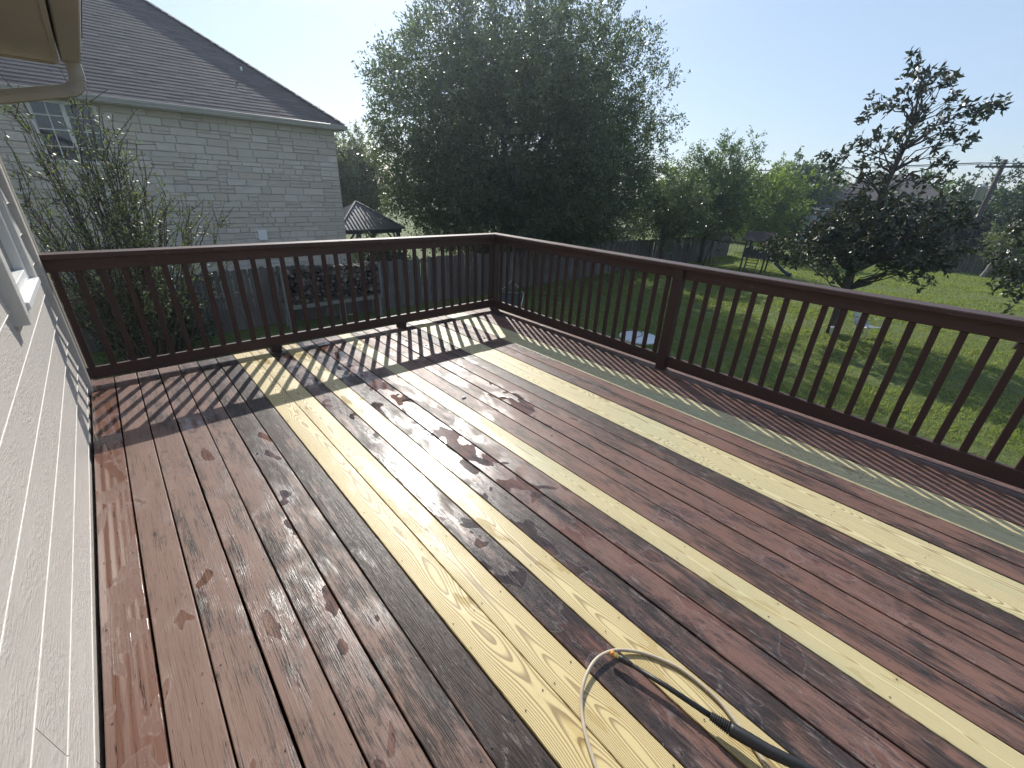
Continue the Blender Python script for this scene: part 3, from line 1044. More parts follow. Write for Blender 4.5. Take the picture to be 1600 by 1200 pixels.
MB().tube([(4.9, 18.0, EAZ + 1.8 * SL - .1), (4.9, 18.0, EAZ + 1.8 * SL + .10)], .03, 10).build('vent_pipe', M['trim'], roof)
MB().tube([(1.6, 20.2, EAZ + 4.0 * SL - .1), (1.6, 20.2, EAZ + 4.0 * SL + .16)], .05, 10).build('vent_pipe', M['white'], roof)
np_(MB().box((-9, EAY + .02, 3.03), (EAX - .03, YW + .04, 3.05)), 'soffit', M['trim'])
np_(MB().box((XW, YW - .3, 3.028), (EAX - .03, YW + 10, 3.048)), 'soffit', M['trim'])
gm = MB()
gp = [(.09, .13), (.09, 0.0), (.0, .004), (-.012, .05), (-.03, .09), (-.034, .13), (-.022, .135)]
for xx in (-9, EAX + .02):
    for (a, b) in gp: gm.v.append((xx, EAY - .06 + a, EAZ - .135 + b))
k = len(gp)
for j in range(k - 1): gm.f.append((j + 1, j, j + k, j + 1 + k)); gm.s.append(False)
gm.f.append(tuple(range(k, 2 * k))); gm.s.append(False)
M['tangutter'] = mat_paint('dull_tan_gutter_paint', (.42, .40, .37), .45, .06, .3, 3, .05)
np_(gm, 'gutter', M['tangutter'])
np_(MB().box((EAX - .01, EAY - .06, EAZ - .13), (EAX + .02, EAY + D, EAZ + .005)), 'side_gutter', M['trim'])
# upstairs window
nw = empty('window', (-2, -YW, -G)); nw.parent = nh
for (x0, x1, z0, z1) in ((WNX0, WNX0 + .08, WNZ0, WNZ1), (WNX1 - .08, WNX1, WNZ0, WNZ1), (.345, .435, WNZ0 + .081, WNZ1 - .081), (WNX0 + .081, WNX1 - .081, WNZ1 - .08, WNZ1), (WNX0 + .081, WNX1 - .081, WNZ0, WNZ0 + .08)):
    MB().box((x0, YW - .005, z0), (x1, YW + .05, z1), None, .004).build('frame', M['trim'], nw)
for (x0, x1) in ((WNX0 + .081, .344), (.436, WNX1 - .081)):
    for zz in (2.0, 2.36, 2.66): MB().box((x0, YW + .004, zz - .012), (x1, YW + .02, zz + .012)).build('muntin', M['trim'], nw)
    xm = (x0 + x1) / 2
    MB().box((xm - .012, YW + .0055, WNZ0 + .081), (xm + .012, YW + .018, WNZ1 - .081)).build('muntin', M['trim'], nw)
    MB().box((x0, YW + .0205, WNZ0 + .081), (x1, YW + .028, WNZ1 - .081)).build('pane', M['glass'], nw)
np_(MB().box((4.10, YW - .05, -.40), (4.36, YW - .012, -.08), None, .006), 'vent_cover', M['white'])

# ------------------------------------------------------------------ fences
def picket_mesh(h, w, seed, dog=True):
    r_ = random.Random(seed); mb = MB()
    hh = h + r_.uniform(-.02, .02); c = .03 if dog else .001
    t2 = .008
    o = [(-w / 2, 0), (w / 2 + r_.uniform(-.002, .002), 0), (w / 2, hh - c), (w / 2 - c, hh), (-w / 2 + c, hh), (-w / 2, hh - c)]
    n = len(o)
    for y in (-t2, t2): mb.v += [(a, y, b) for (a, b) in o]
    mb.f.append(tuple(range(n))); mb.f.append(tuple(reversed(range(n, 2 * n))))
    mb.f += [(i + n, (i + 1) % n + n, (i + 1) % n, i) for i in range(n)]
    mb.s += [False] * (n + 2)
    return mb.mesh('picket', M['picket'])


pk = [picket_mesh(1.69, .138, s) for s in range(6)]
FY = 14.0
fence = empty('picket_fence', (0, FY, G), 0, 'weathered grey cedar privacy fence behind the deck, left of the lawn', 'fence')
rs = random.Random(5)
for i in range(262):
    x = -1.4 + i * .1425
    link('picket', pk[rs.randrange(6)], fence, (x, rs.uniform(-.006, .006), ground_z(x, FY) - G + rs.uniform(-.02, .02)), (rs.uniform(-.015, .015), rs.uniform(-.012, .012), rs.uniform(-.02, .02)))
for zz in (.30, .95, 1.55):
    MB().box((-1.5, .018, zz - .045), (36.0, .056, zz + .045)).build('fence_rail', M['picket'], fence)
fpm = MB().box((-.045, .057, -.3), (.045, .146, 1.72)).mesh('fence_post', M['picket'])
for i in range(16): link('fence_post', fpm, fence, (-1.2 + i * 2.44, 0, 0))

pk2 = [picket_mesh(1.75, .140, s + 50) for s in range(4)]
FX = 45.0
fence2 = empty('picket_fence', (FX, 0, G), 0, 'dark grey board fence at the far right end of the lawn', 'fence')
for i in range(112):
    y = -12 + i * .185
    link('picket', pk2[rs.randrange(4)], fence2, (rs.uniform(-.01, .01) + (.04 if i % 2 else 0), y, 0), (rs.uniform(-.02, .02), rs.uniform(-.015, .015), math.pi / 2))
for zz in (.30, 1.45):
    MB().box((.062, -12, zz - .045), (.10, 8.6, zz + .045)).build('fence_rail', M['picket'], fence2)

# ------------------------------------------------------------------ trees
def unit(v):
    return v / np.maximum(np.linalg.norm(v, axis=-1, keepdims=True), 1e-9)


def leaf_quads(P, D, size, asp=.45, cup=.25, rg=rng):
    """diamond leaves: P base points, D pointing directions"""
    n = len(P)
    D = unit(D)
    side = unit(np.cross(D, rg.normal(size=(n, 3))))
    nrm = np.cross(side, D)
    L = size * (.65 + .7 * rg.random((n, 1)))
    W = L * asp * .5
    V = np.empty((n, 4, 3))
    V[:, 0] = P
    V[:, 1] = P + D * L * .45 + side * W + nrm * W * cup
    V[:, 2] = P + D * L
    V[:, 3] = P + D * L * .45 - side * W + nrm * W * cup
    return V.reshape(-1, 3)


def sprays(centers, radial, twigs, per, tl, leaf, asp, upb=.35, rg=rng, spread=.05):
    """leafy twigs growing out of every clump centre"""
    n = len(centers)
    C = np.repeat(centers, twigs, 0); Rd = np.repeat(radial, twigs, 0)
    d = unit(Rd * .55 + rg.normal(size=C.shape) * .75 + np.array([0, 0, upb]))
    ln = tl * (.5 + .8 * rg.random((len(C), 1)))
    t = rg.random((len(C), per, 1)) ** .8
    base = C[:, None, :] + d[:, None, :] * ln[:, None, :] * t + rg.normal(size=(len(C), per, 3)) * spread
    dirs = d[:, None, :] * .8 + rg.normal(size=(len(C), per, 3)) * .75
    return leaf_quads(base.reshape(-1, 3), dirs.reshape(-1, 3), leaf, asp, rg=rg), C, d, ln


def crown_points(n, rx, ry, rzu, rzl, cz, rg, shell=.55, lump=.16):
    """clump centres in a lumpy egg; returns points relative to the trunk axis and outward directions"""
    u = unit(rg.normal(size=(n, 3)))
    ph = rg.random(3) * 6.28
    lum = 1 + lump * (np.sin(u[:, 0] * 5 + ph[0]) * np.cos(u[:, 1] * 4.5 + ph[1]) + .7 * np.sin(u[:, 2] * 7 + ph[2] + u[:, 0] * 4) + .22 * np.clip(rg.normal(size=n), -1.6, 1.6))
    r = (shell + (1 - shell) * rg.random(n)) ** .8 * lum
    P = u * r[:, None]
    P[:, 0] *= rx; P[:, 1] *= ry
    P[:, 2] = np.where(P[:, 2] > 0, P[:, 2] * rzu, P[:, 2] * rzl) + cz
    return P, u


def limb_path(a, b, rg, n=6, wob=.12, sag=.0):
    a = np.array(a, float); b = np.array(b, float); L = np.linalg.norm(b - a)
    pts = []
    for i in range(n + 1):
        t = i / n
        p = a + (b - a) * t
        p = p + rg.normal(size=3) * wob * L * .22 * math.sin(math.pi * t)
        p[2] += L * .10 * math.sin(math.pi * t)
        pts.append(p)
    return pts


def tree(name, label, cat, base, trunk_h, trunk_r, rx, ry, rzu, rzl, cz, leafmat, bark, seed, clumps, twigs, per, tl, leaf, asp=.45,
         group=None, limbs=10, shell=.5, lump=.16, upb=.35, fork=1, lean=(0, 0)):
    rg = np.random.default_rng(seed)
    root = empty(name, base, 0, label, cat, group)
    P, u = crown_points(clumps, rx, ry, rzu, rzl, cz, rg, shell, lump)
    P[:, 0] += lean[0]; P[:, 1] += lean[1]
    keep = P[:, 2] > .25
    P, u = P[keep], u[keep]
    V, C, d, ln = sprays(P, u, twigs, per, tl, leaf, asp, upb, rg)
    link('crown', np_mesh('crown', V, 4, leafmat), root)
    tb = MB()
    for f in range(fork):
        off = np.array([rg.normal() * .12, rg.normal() * .12, 0]) * (fork > 1)
        top = np.array([lean[0] * .6 + rg.normal() * .25 * fork, lean[1] * .6 + rg.normal() * .25 * fork, trunk_h])
        pts = limb_path(off + np.array([0, 0, -.25]), top, rg, 7, .10)
        tb.tube(pts, [trunk_r * (1.25 if i == 0 else 1.0 - .45 * i / 7) for i in range(8)], 9)
    tb.build('trunk', bark, root)
    lb = MB()
    sel = rg.choice(len(P), min(limbs, len(P)), replace=False)
    for j in sel:
        s = np.array([lean[0] * .4, lean[1] * .4, trunk_h * (.55 + .45 * rg.random())])
        pts = limb_path(s, P[j] * .96, rg, 6, .25)
        r0 = trunk_r * rg.uniform(.25, .5)
        lb.tube(pts, [r0 * (1 - .85 * i / 6) for i in range(7)], 6, False)
        q = rg.choice(len(P), 2)
        for jj in q:
            if np.linalg.norm(P[jj] - P[j]) < rx * .7:
                lb.tube(limb_path(pts[3], P[jj], rg, 4, .25), [r0 * .4, r0 * .3, r0 * .2, r0 * .14, r0 * .08], 5, False)
    lb.build('limb', bark, root)
    return root


# big dense tree in the middle of the picture, standing just beyond the fence
tree('broad_oak_tree', 'huge dense dark green tree behind the deck corner', 'tree', (16.1, 16.8, G), 3.4, .42, 7.3, 6.6, 6.7, 4.5, 5.4,
     M['oak'], M['oakbark'], 101, 4300, 7, 13, .68, .125, .42, limbs=34, shell=.30, lump=.085, upb=.25)
# tree to its right
tree('fence_tree', 'mid green tree with dark trunk right of the huge dense tree', 'tree', (29.6, 13.2, G), 2.4, .17, 2.9, 2.9, 3.4, 2.3, 3.9,
     M['oak2'], M['oakbark'], 102, 520, 6, 12, .65, .14, .45, limbs=14, shell=.25, lump=.15)
tree('fence_tree', 'small dark trunked tree under the right edge of the huge dense tree', 'tree', (24.4, 13.3, G), 2.0, .15, 2.3, 2.3, 2.2, 1.6, 3.2,
     M['oak'], M['oakbark'], 103, 320, 6, 12, .6, .13, .45, limbs=10, shell=.25)
tree('yellow_green_tree', 'bright yellow green tree behind the play tower', 'tree', (40.5, 14.0, G), 2.2, .16, 3.1, 3.1, 3.1, 2.5, 3.4,
     M['lime'], M['oakbark'], 104, 420, 6, 11, .7, .19, .5, limbs=10, shell=.2)
tree('pale_green_tree', 'fresh green tree left of the upright magnolia top', 'tree', (52, 15.2, G), 2.5, .2, 3.4, 3.4, 3.6, 2.8, 3.9,
     M['oak2'], M['oakbark'], 105, 380, 6, 10, .8, .24, .5, limbs=8, shell=.2)
tree('grey_green_tree', 'pale grey green tree between the stone house and the huge tree', 'tree', (13.0, 29.5, G), 2.5, .2, 2.7, 2.7, 2.9, 3.3, 3.9,
     M['grey'], M['oakbark'], 106, 620, 6, 11, .6, .15, .45, limbs=10, shell=.2)
tree('tall_back_tree', 'dark tree whose top shows above the stone house roof end', 'tree', (11.6, 36.0, G), 4, .3, 2.3, 2.3, 2.3, 3.2, 5.6,
     M['oak2'], M['oakbark'], 107, 380, 6, 10, .8, .2, .45, limbs=10, shell=.2, lump=.25)
tree('dark_right_tree', 'tall dark tree behind the utility pole at the right edge', 'tree', (58, -3.6, G), 3, .3, 6.5, 6.5, 7.6, 3.6, 3.9,
     M['darkleaf'], M['oakbark'], 108, 900, 6, 11, .8, .2, .5, limbs=12, shell=.25)
tree('dark_right_tree', 'low dark bushy tree left of the utility pole', 'tree', (49.5, 3.4, G), 2, .2, 2.9, 2.9, 2.1, 2.2, 2.4,
     M['darkleaf'], M['oakbark'], 109, 560, 6, 11, .7, .19, .5, limbs=8, shell=.25)
tree('dark_hedge_tree', 'dark rounded tree at the far lawn edge behind the magnolia', 'tree', (47.5, 7.6, G), 1.4, .2, 2.9, 2.9, 1.2, 1.4, 1.5,
     M['darkleaf'], M['oakbark'], 110, 520, 6, 11, .7, .19, .5, limbs=8, shell=.25)
tree('pale_trunk_tree', 'small sparse tree with leaning pale trunk by the far right fence', 'tree', (43.6, .15, G), 1.5, .13, 2.0, 2.0, 1.0, .9, 2.1,
     M['grey'], M['palebark'], 111, 110, 5, 9, .6, .16, .45, limbs=10, shell=.3, lean=(.3, -.9))
# wood in the far distance: one can still tell the crowns apart
far = [(22, 62, 'distant tree beside the stone house above the gazebo roof'), (37, 64, 'distant tree glimpsed under the left half of the huge tree'),
       (51, 60, 'distant tree glimpsed under the right half of the huge tree'), (62.5, 64, 'distant tree between the huge tree and its mid green neighbour'),
       (67.5, 58, 'distant tree directly behind the mid green fence tree'), (71.5, 70, 'distant tree behind the bright yellow green tree'),
       (75.5, 66, 'distant tree on the skyline just left of the magnolia'), (79.5, 74, 'distant tree behind the middle of the magnolia'),
       (83, 66, 'distant tree on the skyline just right of the magnolia'), (87, 78, 'distant tree low behind the utility pole'), (91, 70, 'distant tree at the right picture edge behind the dark tree')]
for i, (azd, dist, lab) in enumerate(far):
    r_ = 4.5 + (i * 37 % 10) * .22
    tree('distant_tree', lab, 'tree', (.4 + dist * math.sin(R(azd)), dist * math.cos(R(azd)), G), 3, .25, r_, r_, 3.0 + (i * 53 % 7) * .16, 3.0, 3.2,
         M[['oak2', 'darkleaf', 'oak2', 'lime'][i % 4]], M['oakbark'], 300 + i, 260, 5, 9, 1.1, .36, .5, group='distant trees on the skyline', limbs=4, shell=.3)

# ---- magnolia on the lawn: clumps follow its own uneven shape
MBASE = np.array([18.162, 2.86, G])
NRM = np.array([.98728, .15897, 0]); LAT = np.array([.15897, -.98728, 0])
UPC = [(-0.43, 5.16), (-0.38, 5.0), (-0.32, 4.89), (0.01, 4.76), (0.28, 4.64), (0.43, 4.65), (0.4, 4.43), (-0.42, 4.49), (0.14, 4.39), (-0.11, 4.41), (0.43, 4.06), (0.71, 4.05), (1.0, 3.98), (1.27, 3.97), (1.48, 3.95), (1.65, 3.85), (0.88, 3.83), (0.67, 3.79), (-1.05, 4.1), (-0.8, 3.97), (-1.07, 3.82), (-0.59, 3.96), (-0.39, 4.11), (-0.26, 4.16), (0.1, 3.82), (-0.09, 3.66), (0.53, 3.53), (0.9, 3.52), (1.17, 3.41), (1.09, 3.25), (0.73, 3.36), (-0.1, 3.39), (-0.37, 3.28), (0.12, 3.33), (1.26, 3.03), (0.99, 2.76), (1.14, 2.59), (0.76, 2.87), (-1.01, 3.12), (-1.12, 2.94), (-1.36, 2.82), (-1.73, 2.69), (-1.56, 2.51), (-0.7, 3.17), (-0.45, 2.88), (-0.69, 2.64), (-0.91, 2.45), (-0.08, 2.88), (0.25, 2.64), (-0.29, 2.4), (0.0, 2.17), (0.37, 2.29), (-0.54, 2.15), (-0.85, 2.08), (-1.19, 2.07), (-1.74, 2.31), (0.68, 2.13), (0.99, 2.19), (1.2, 2.03)]
LOWP = [(-2.59, 0.24), (-2.29, 0.42), (-1.87, 0.61), (-1.39, 1.13), (-1.11, 1.42), (-0.79, 1.7), (0.1, 1.86), (1.09, 1.91), (1.7, 1.53), (2.13, 0.84), (2.21, 0.36), (2.0, 0.02), (1.71, -0.15), (1.31, -0.51), (0.47, -0.12), (-0.06, -0.26), (-0.44, -0.6), (-1.04, -0.25), (-1.61, -0.55), (-2.35, -0.11)]


def inpoly(x, y, poly):
    c = False
    for i in range(len(poly)):
        x0, y0 = poly[i]; x1, y1 = poly[i - 1]
        if (y0 > y) != (y1 > y) and x < (x1 - x0) * (y - y0) / (y1 - y0) + x0: c = not c
    return c


def magnolia(base, label, seed, clumps, mirror=1.0):
    rg = np.random.default_rng(seed)
    root = empty('magnolia_tree', tuple(base), 0, label, 'tree', 'magnolias on the lawn')
    tp = [(0, -.2), (-.08, 1.5), (-.11, 2.1), (-.06, 2.9), (-.04, 3.9), (-.09, 4.4), (-.03, 5.0), (.03, 5.6), (.06, 6.2), (-.15, 7.2)]
    axis = [LAT * (a * mirror) + np.array([0, 0, b]) for (a, b) in tp]
    MB().tube(axis, [.20, .145, .13, .12, .10, .085, .07, .055, .04, .018], 10).build('trunk', M['oakbark'], root)
    lb = MB(); Vs = []
    for (lx, dz, hz) in clumps:
        p = LAT * lx * mirror + NRM * dz + np.array([0, 0, hz])
        # branch from the trunk
        j = max(1, min(len(axis) - 2, int(np.argmin([abs(a[2] - (hz - .35 - .35 * abs(lx))) for a in axis]))))
        if rg.random() < .62:
            r0 = .012 + .012 * rg.random() + .008 * np.linalg.norm(p - axis[j])
            lb.tube(limb_path(axis[j], p, rg, 5, .30), [r0, r0 * .8, r0 * .62, r0 * .45, r0 * .3, .006], 5, False)
        # rosettes of big leaves at twig ends
        nt = 4 if hz > 4.2 else 6
        for q in range(nt):
            o = p + rg.normal(size=3) * (np.array([.17, .17, .13]) if hz < 4.2 else np.array([.13, .13, .10]))
            out = unit(np.array([p[0], p[1], .35]) + rg.normal(size=3) * .5)
            n = int(rg.integers(7, 12))
            D = out * .55 + rg.normal(size=(n, 3)) * .75
            Vs.append(leaf_quads(np.repeat(o[None], n, 0) + rg.normal(size=(n, 3)) * .035, D, .165, .42, .5, rg))
    lb.build('limb', M['oakbark'], root)
    link('crown', np_mesh('crown', np.concatenate(Vs), 4, M['magnolia']), root)
    return root


rg = np.random.default_rng(5)
cl = []
for (a, b) in UPC:
    dep = .25 + .45 * max(0, 1 - abs(b - 2.5) / 3.0)
    cl.append((a, rg.normal() * dep * .7, b - G + .06))
    if rg.random() < .22: cl.append((a * .8 + rg.normal() * .15, rg.normal() * dep, b - G + rg.normal() * .15))
while len(cl) < 270:
    a, b = rg.uniform(-2.6, 2.25), rg.uniform(-.65, 1.95)
    if not inpoly(a, b, LOWP): continue
    if inpoly(a, b, [(.05, 1.30), (.9, 1.36), (1.0, 1.0), (.2, .92)]) and rg.random() < .85: continue
    dm = math.sqrt(max(0, 1 - (a / 2.7) ** 2)) * 1.9
    dz = rg.uniform(-1, 1) * dm
    # the low skirt hangs near the outside, the inside is more open
    if b < .1 and abs(a) < 1.3 and abs(dz) < .9 and rg.random() < .6: continue
    cl.append((a, dz, b - G))
magnolia(MBASE, 'dark glossy magnolia standing alone on the lawn', 61, cl)
cl2 = [(rg.uniform(-2.6, 2.6), 0, 0) for _ in range(170)]
cl2 = []
while len(cl2) < 80:
    a, b, c_ = rg.uniform(-2.5, 2.5), rg.uniform(-2.4, 2.4), rg.uniform(1.5, 6.5)
    r_ = 1.6 * (1 - ((c_ - 2.4) / 4.4) ** 2 * .8) if c_ > 2.4 else 1.55
    if a * a + b * b < r_ * r_ and a * a + b * b > .25 * r_ * r_: cl2.append((a, b, c_))
magnolia(np.array([21.7, -1.6, G]), 'magnolia at the right picture edge showing only its left leaves', 62, cl2, -1.0)

# ---- multi-stemmed shrub tree in front of the stone wall
rg = np.random.default_rng(77)
SB = (.50, 11.4, G)
shrub = empty('upright_shrub', SB, 0, 'tall upright many stemmed leafy shrub before the stone wall', 'shrub')
stm = MB(); LV = []; LD = []
for i in range(110):
    a = rg.random() * 6.283; sp = rg.uniform(.15, 1.75)
    hgt = rg.uniform(3.4, 5.3) * (1 - .30 * (sp / 1.5) ** 2)
    b0 = np.array([math.cos(a) * .16, math.sin(a) * .16, -.1])
    tipp = np.array([math.cos(a) * sp * 1.05, math.sin(a) * sp, hgt])
    pts = []
    for k in range(9):
        t = k / 8
        p = b0 + (tipp - b0) * np.array([t ** 1.15, t ** 1.15, t]) + rg.normal(size=3) * .035 * (k > 0)
        pts.append(p)
    r0 = rg.uniform(.018, .030)
    stm.tube(pts, [r0 * (1 - .82 * k / 8) for k in range(9)], 5, False)
    for tw in range(11):
        k = rg.integers(3, 9); o = pts[min(k, 8)] + rg.normal(size=3) * .03
        d = unit(np.array([math.cos(a) * .35, math.sin(a) * .35, .9]) + rg.normal(size=3) * .42)
        L = rg.uniform(.25, .65)
        e = o + d * L
        stm.tube([o, o + d * L * .5 + rg.normal(size=3) * .02, e], [.008, .006, .004], 4, False)
        nl = int(rg.integers(7, 17))
        t = rg.random((nl, 1))
        LV.append(o + d * L * t + rg.normal(size=(nl, 3)) * .03)
        LD.append(np.repeat(d[None], nl, 0) * .4 + rg.normal(size=(nl, 3)))
stm.build('stems', M['oakbark'], shrub)
link('crown', np_mesh('crown', leaf_quads(np.concatenate(LV), np.concatenate(LD), .058, .5, .3, rg), 4, M['shrub']), shrub)
# low dark growth at the foot of the fence
rg2 = np.random.default_rng(78)
P, u = crown_points(200, 1.0, .7, .7, .6, .65, rg2, .2)
V, *_ = sprays(P, u, 6, 9, .4, .08, .5, .3, rg2)
bush = empty('low_bush', (.7, 12.8, G), 0, 'low dark bush at the foot of the fence under the shrub', 'bush')
link('foliage', np_mesh('foliage', V, 4, M['darkleaf']), bush)
sb_ = MB()
for i in range(10):
    a = i * .63
    sb_.tube([(0, 0, -.1), (math.cos(a) * .3, math.sin(a) * .2, .4), (math.cos(a) * .8, math.sin(a) * .5, .9)], [.02, .014, .006], 5, False)
sb_.build('stems', M['oakbark'], bush)

for i, (sx, sy, sr, sh, lab) in enumerate([(8.0, 15.6, 1.0, 1.9, 'dark shrub behind the fence nearest the stone house'), (13.9, 15.4, 1.5, 2.1, 'dark shrub behind the fence left of the hanging chair'),
                                         (16.7, 15.6, 1.6, 2.3, 'dark shrub behind the fence right of the hanging chair'), (19.7, 15.3, 1.5, 2.2, 'dark shrub behind the fence below the huge tree right half'),
                                         (22.8, 15.5, 1.6, 2.0, 'dark shrub behind the fence near the small trunked tree')]):
    r3 = np.random.default_rng(900 + i)
    P, u = crown_points(230, sr, .9, sh * .55, sh * .5, sh * .5, r3, .2)
    V, *_ = sprays(P, u, 6, 9, .45, .10, .5, .3, r3)
    sh_ = empty('fence_shrub', (sx, sy, G), 0, lab, 'shrub', 'shrubs behind the fence')
    link('foliage', np_mesh('foliage', V, 4, M['darkleaf']), sh_)
    q = MB()
    for k in range(7):
        a = k * .9
        q.tube([(0, 0, -.1), (math.cos(a) * .25, math.sin(a) * .2, sh * .35), (math.cos(a) * sr * .6, math.sin(a) * .5, sh * .75)], [.03, .02, .008], 5, False)
    q.build('stems', M['oakbark'], sh_)

# ------------------------------------------------------------------ gazebo beyond the fence
M['blackmetal'] = mat_metal('dark_bronze_metal', (.05, .048, .05), .4, .5)
M['roofmetal'] = mat_metal('grey_ribbed_metal_roof', (.20, .20, .21), .38, .7)
GX, GY = 8.75, 19.3
gz = empty('gazebo', (GX, GY, G), 0, 'dark garden gazebo with grey ribbed metal roof', 'gazebo')
gw = 1.5
for sx in (-1, 1):
    for sy in (-1, 1):
        MB().box((sx * (gw - .25) - .07, sy * (gw - .25) - .07, -.1), (sx * (gw - .25) + .07, sy * (gw - .25) + .07, 2.10), None, .006).build('post', M['blackmetal'], gz)
        br = MB()
        br.bar((sx * (gw - .25), sy * (gw - .25) - sy * .07, 1.62), (sx * (gw - .25), sy * (gw - .75), 2.10), .06, .06)
        br.bar((sx * (gw - .25) - sx * .07, sy * (gw - .25), 1.62), (sx * (gw - .75), sy * (gw - .25), 2.10), .06, .06)
        br.build('brace', M['blackmetal'], gz)
for s in (-1, 1):
    MB().box((-gw + .1, s * (gw - .25) - .06, 2.105), (gw - .1, s * (gw - .25) + .06, 2.27), None, .006).build('beam', M['blackmetal'], gz)
    MB().box((s * (gw - .25) - .058, -gw + .33, 2.11), (s * (gw - .25) + .058, gw - .33, 2.265), None, .006).build('beam', M['blackmetal'], gz)
HR = 1.00
for k in range(4):
    a = k * math.pi / 2
    Rm = Matrix.Rotation(a, 4, 'Z')
    pm2 = MB()
    pm2.poly([Rm @ Vector(p) for p in [(-gw, -gw, 2.28), (gw, -gw, 2.28), (.02, -.02, 2.28 + HR), (-.02, -.02, 2.28 + HR)]])
    for j in range(-9, 10):
        x = j * gw / 9.5
        t = 1 - abs(x) / gw
        pm2.bar(Rm @ Vector((x, -gw, 2.292)), Rm @ Vector((x, -gw + gw * t, 2.292 + HR * t)), .045, .03)
    pm2.build('roof_panel', M['roofmetal'], gz)
    MB().bar(Rm @ Vector((-gw, -gw, 2.30)), Rm @ Vector((0, 0, 2.31 + HR)), .07, .04).build('hip_trim', M['blackmetal'], gz)

# ------------------------------------------------------------------ firewood rack at the fence
M['palewood'] = mat_simple('pale_weathered_timber', (.13, .13, .12), (.24, .235, .215), 6, .85, .4, .01, (2, 14, 14))
rack = empty('firewood_rack', (5.2, 13.45, G), 0, 'pale timber rack holding firewood against the fence', 'rack')
for yy in (-.22, .22):
    MB().box((-1.5, yy - .02, .62), (1.5, yy + .02, .74), None, .004).build('beam', M['palewood'], rack)
for xx in (-1.42, 0.2, 1.42):
    for yy in (-.17, .17):
        MB().box((xx - .045, yy - .028, -.05), (xx + .045, yy + .028, .619), None, .004).build('leg', M['palewood'], rack)
for xx in (-1.47, 1.47):
    MB().box((xx - .03, -.26, .70), (xx + .03, -.242, 1.75), None, .004).build('upright', M['palewood'], rack)
t = NT('split_firewood')
f_ = t.math('MULTIPLY_ADD', t.noise(t.co(), 14.0, 4, .65), .35, t.math('MULTIPLY', t.math('POWER', t.island(), 1.8), .75))
M['logend'] = t.fin(t.ramp(f_, [(.1, (.018, .014, .012)), (.45, (.05, .04, .033)), (.9, (.20, .175, .15))]), .9, t.bump(t.noise(t.co(), 30.0, 4, .6), .6, .01))
rs = random.Random(9)
lg = MB()
zz = .76; row = 0
while zz < 1.75:
    x = -1.4 + (row % 2) * .06
    rowr = []
    while x < 1.4:
        r_ = rs.uniform(.045, .085)
        ln = rs.uniform(.19, .25)
        k = rs.randint(3, 7)
        a0 = rs.random() * 6.28
        c_ = (x + r_, zz + r_ * .9 + rs.uniform(-.01, .02))
        ring = [(c_[0] + r_ * rs.uniform(.8, 1.1) * math.cos(a0 + 6.283 * j / k), c_[1] + r_ * rs.uniform(.8, 1.1) * math.sin(a0 + 6.283 * j / k)) for j in range(k)]
        n = len(lg.v); yo = rs.uniform(-.05, .03)
        lg.v += [(a, -ln + yo, b) for (a, b) in ring] + [(a, ln, b) for (a, b) in ring]
        lg.f += [tuple(range(n, n + k)), tuple(reversed(range(n + k, n + 2 * k)))] + [(n + j + k, n + (j + 1) % k + k, n + (j + 1) % k, n + j) for j in range(k)]
        lg.s += [False] * (k + 2)
        x += r_ * 2.02
    zz += .125; row += 1
fwood = lg.build('firewood', M['logend'], None, (5.2, 13.45, G))
tag(fwood, 'stacked split firewood logs on the timber rack', 'firewood', kind='stuff')

# ------------------------------------------------------------------ hanging chair under the big tree
HC = Vector((10.4, 10.9, 0))
M['rope'] = mat_simple('white_rope', (.45, .44, .42), (.62, .61, .58), 40, .8, .3, .002)
M['cloth'] = mat_simple('dark_hammock_cloth', (.03, .035, .045), (.07, .075, .085), 12, .9, .4, .005)
hc = empty('hanging_chair', (HC.x, HC.y, G), R(-44), 'hammock chair hanging on a white rope beyond the deck corner', 'hanging chair')
barz = 1.57 - 15.07 * math.tan(R(12.6)) - G
MB().tube([(0, 0, barz + .42), (.01, 0, barz + 1.55)], .012, 6).build('rope', M['rope'], hc)
MB().tube([(.01, 0, barz + 1.55), (0, 0, barz + 4.6)], .010, 6).build('strap', M['blackplastic'], hc)
vr = MB(); vr.tube([(0, 0, barz + .42), (-.40, 0, barz + .02)], .009, 6); vr.tube([(0, 0, barz + .42), (.40, 0, barz + .02)], .009, 6); vr.build('bridle', M['rope'], hc)
MB().tube([(-.46, 0, barz), (.46, 0, barz)], .021, 8).build('spreader_bar', M['palewood'], hc)
cm = MB()
nu, nv = 10, 8
for i in range(nu + 1):
    for j in range(nv + 1):
        u_ = i / nu * 2 - 1; v_ = j / nv
        xx = u_ * (.42 - .10 * math.sin(math.pi * v_))
        cm.v.append((xx, -.25 * math.sin(math.pi * v_) + .1 * v_, barz - .02 - .75 * math.sin(math.pi * v_) ** .7 * (1 - .25 * u_ * u_)))
for i in range(nu):
    for j in range(nv):
        a = i * (nv + 1) + j
        cm.f.append((a, a + 1, a + nv + 2, a + nv + 1)); cm.s.append(True)
cm.build('sling', M['cloth'], hc)
for s in (-1, 1):
    MB().tube([(s * .42, 0, barz - .02), (s * .40, -.06, barz - .25), (s * .33, -.2, barz - .50)], [.012, .02, .035], 6).build('sling_edge', M['rope'], hc)

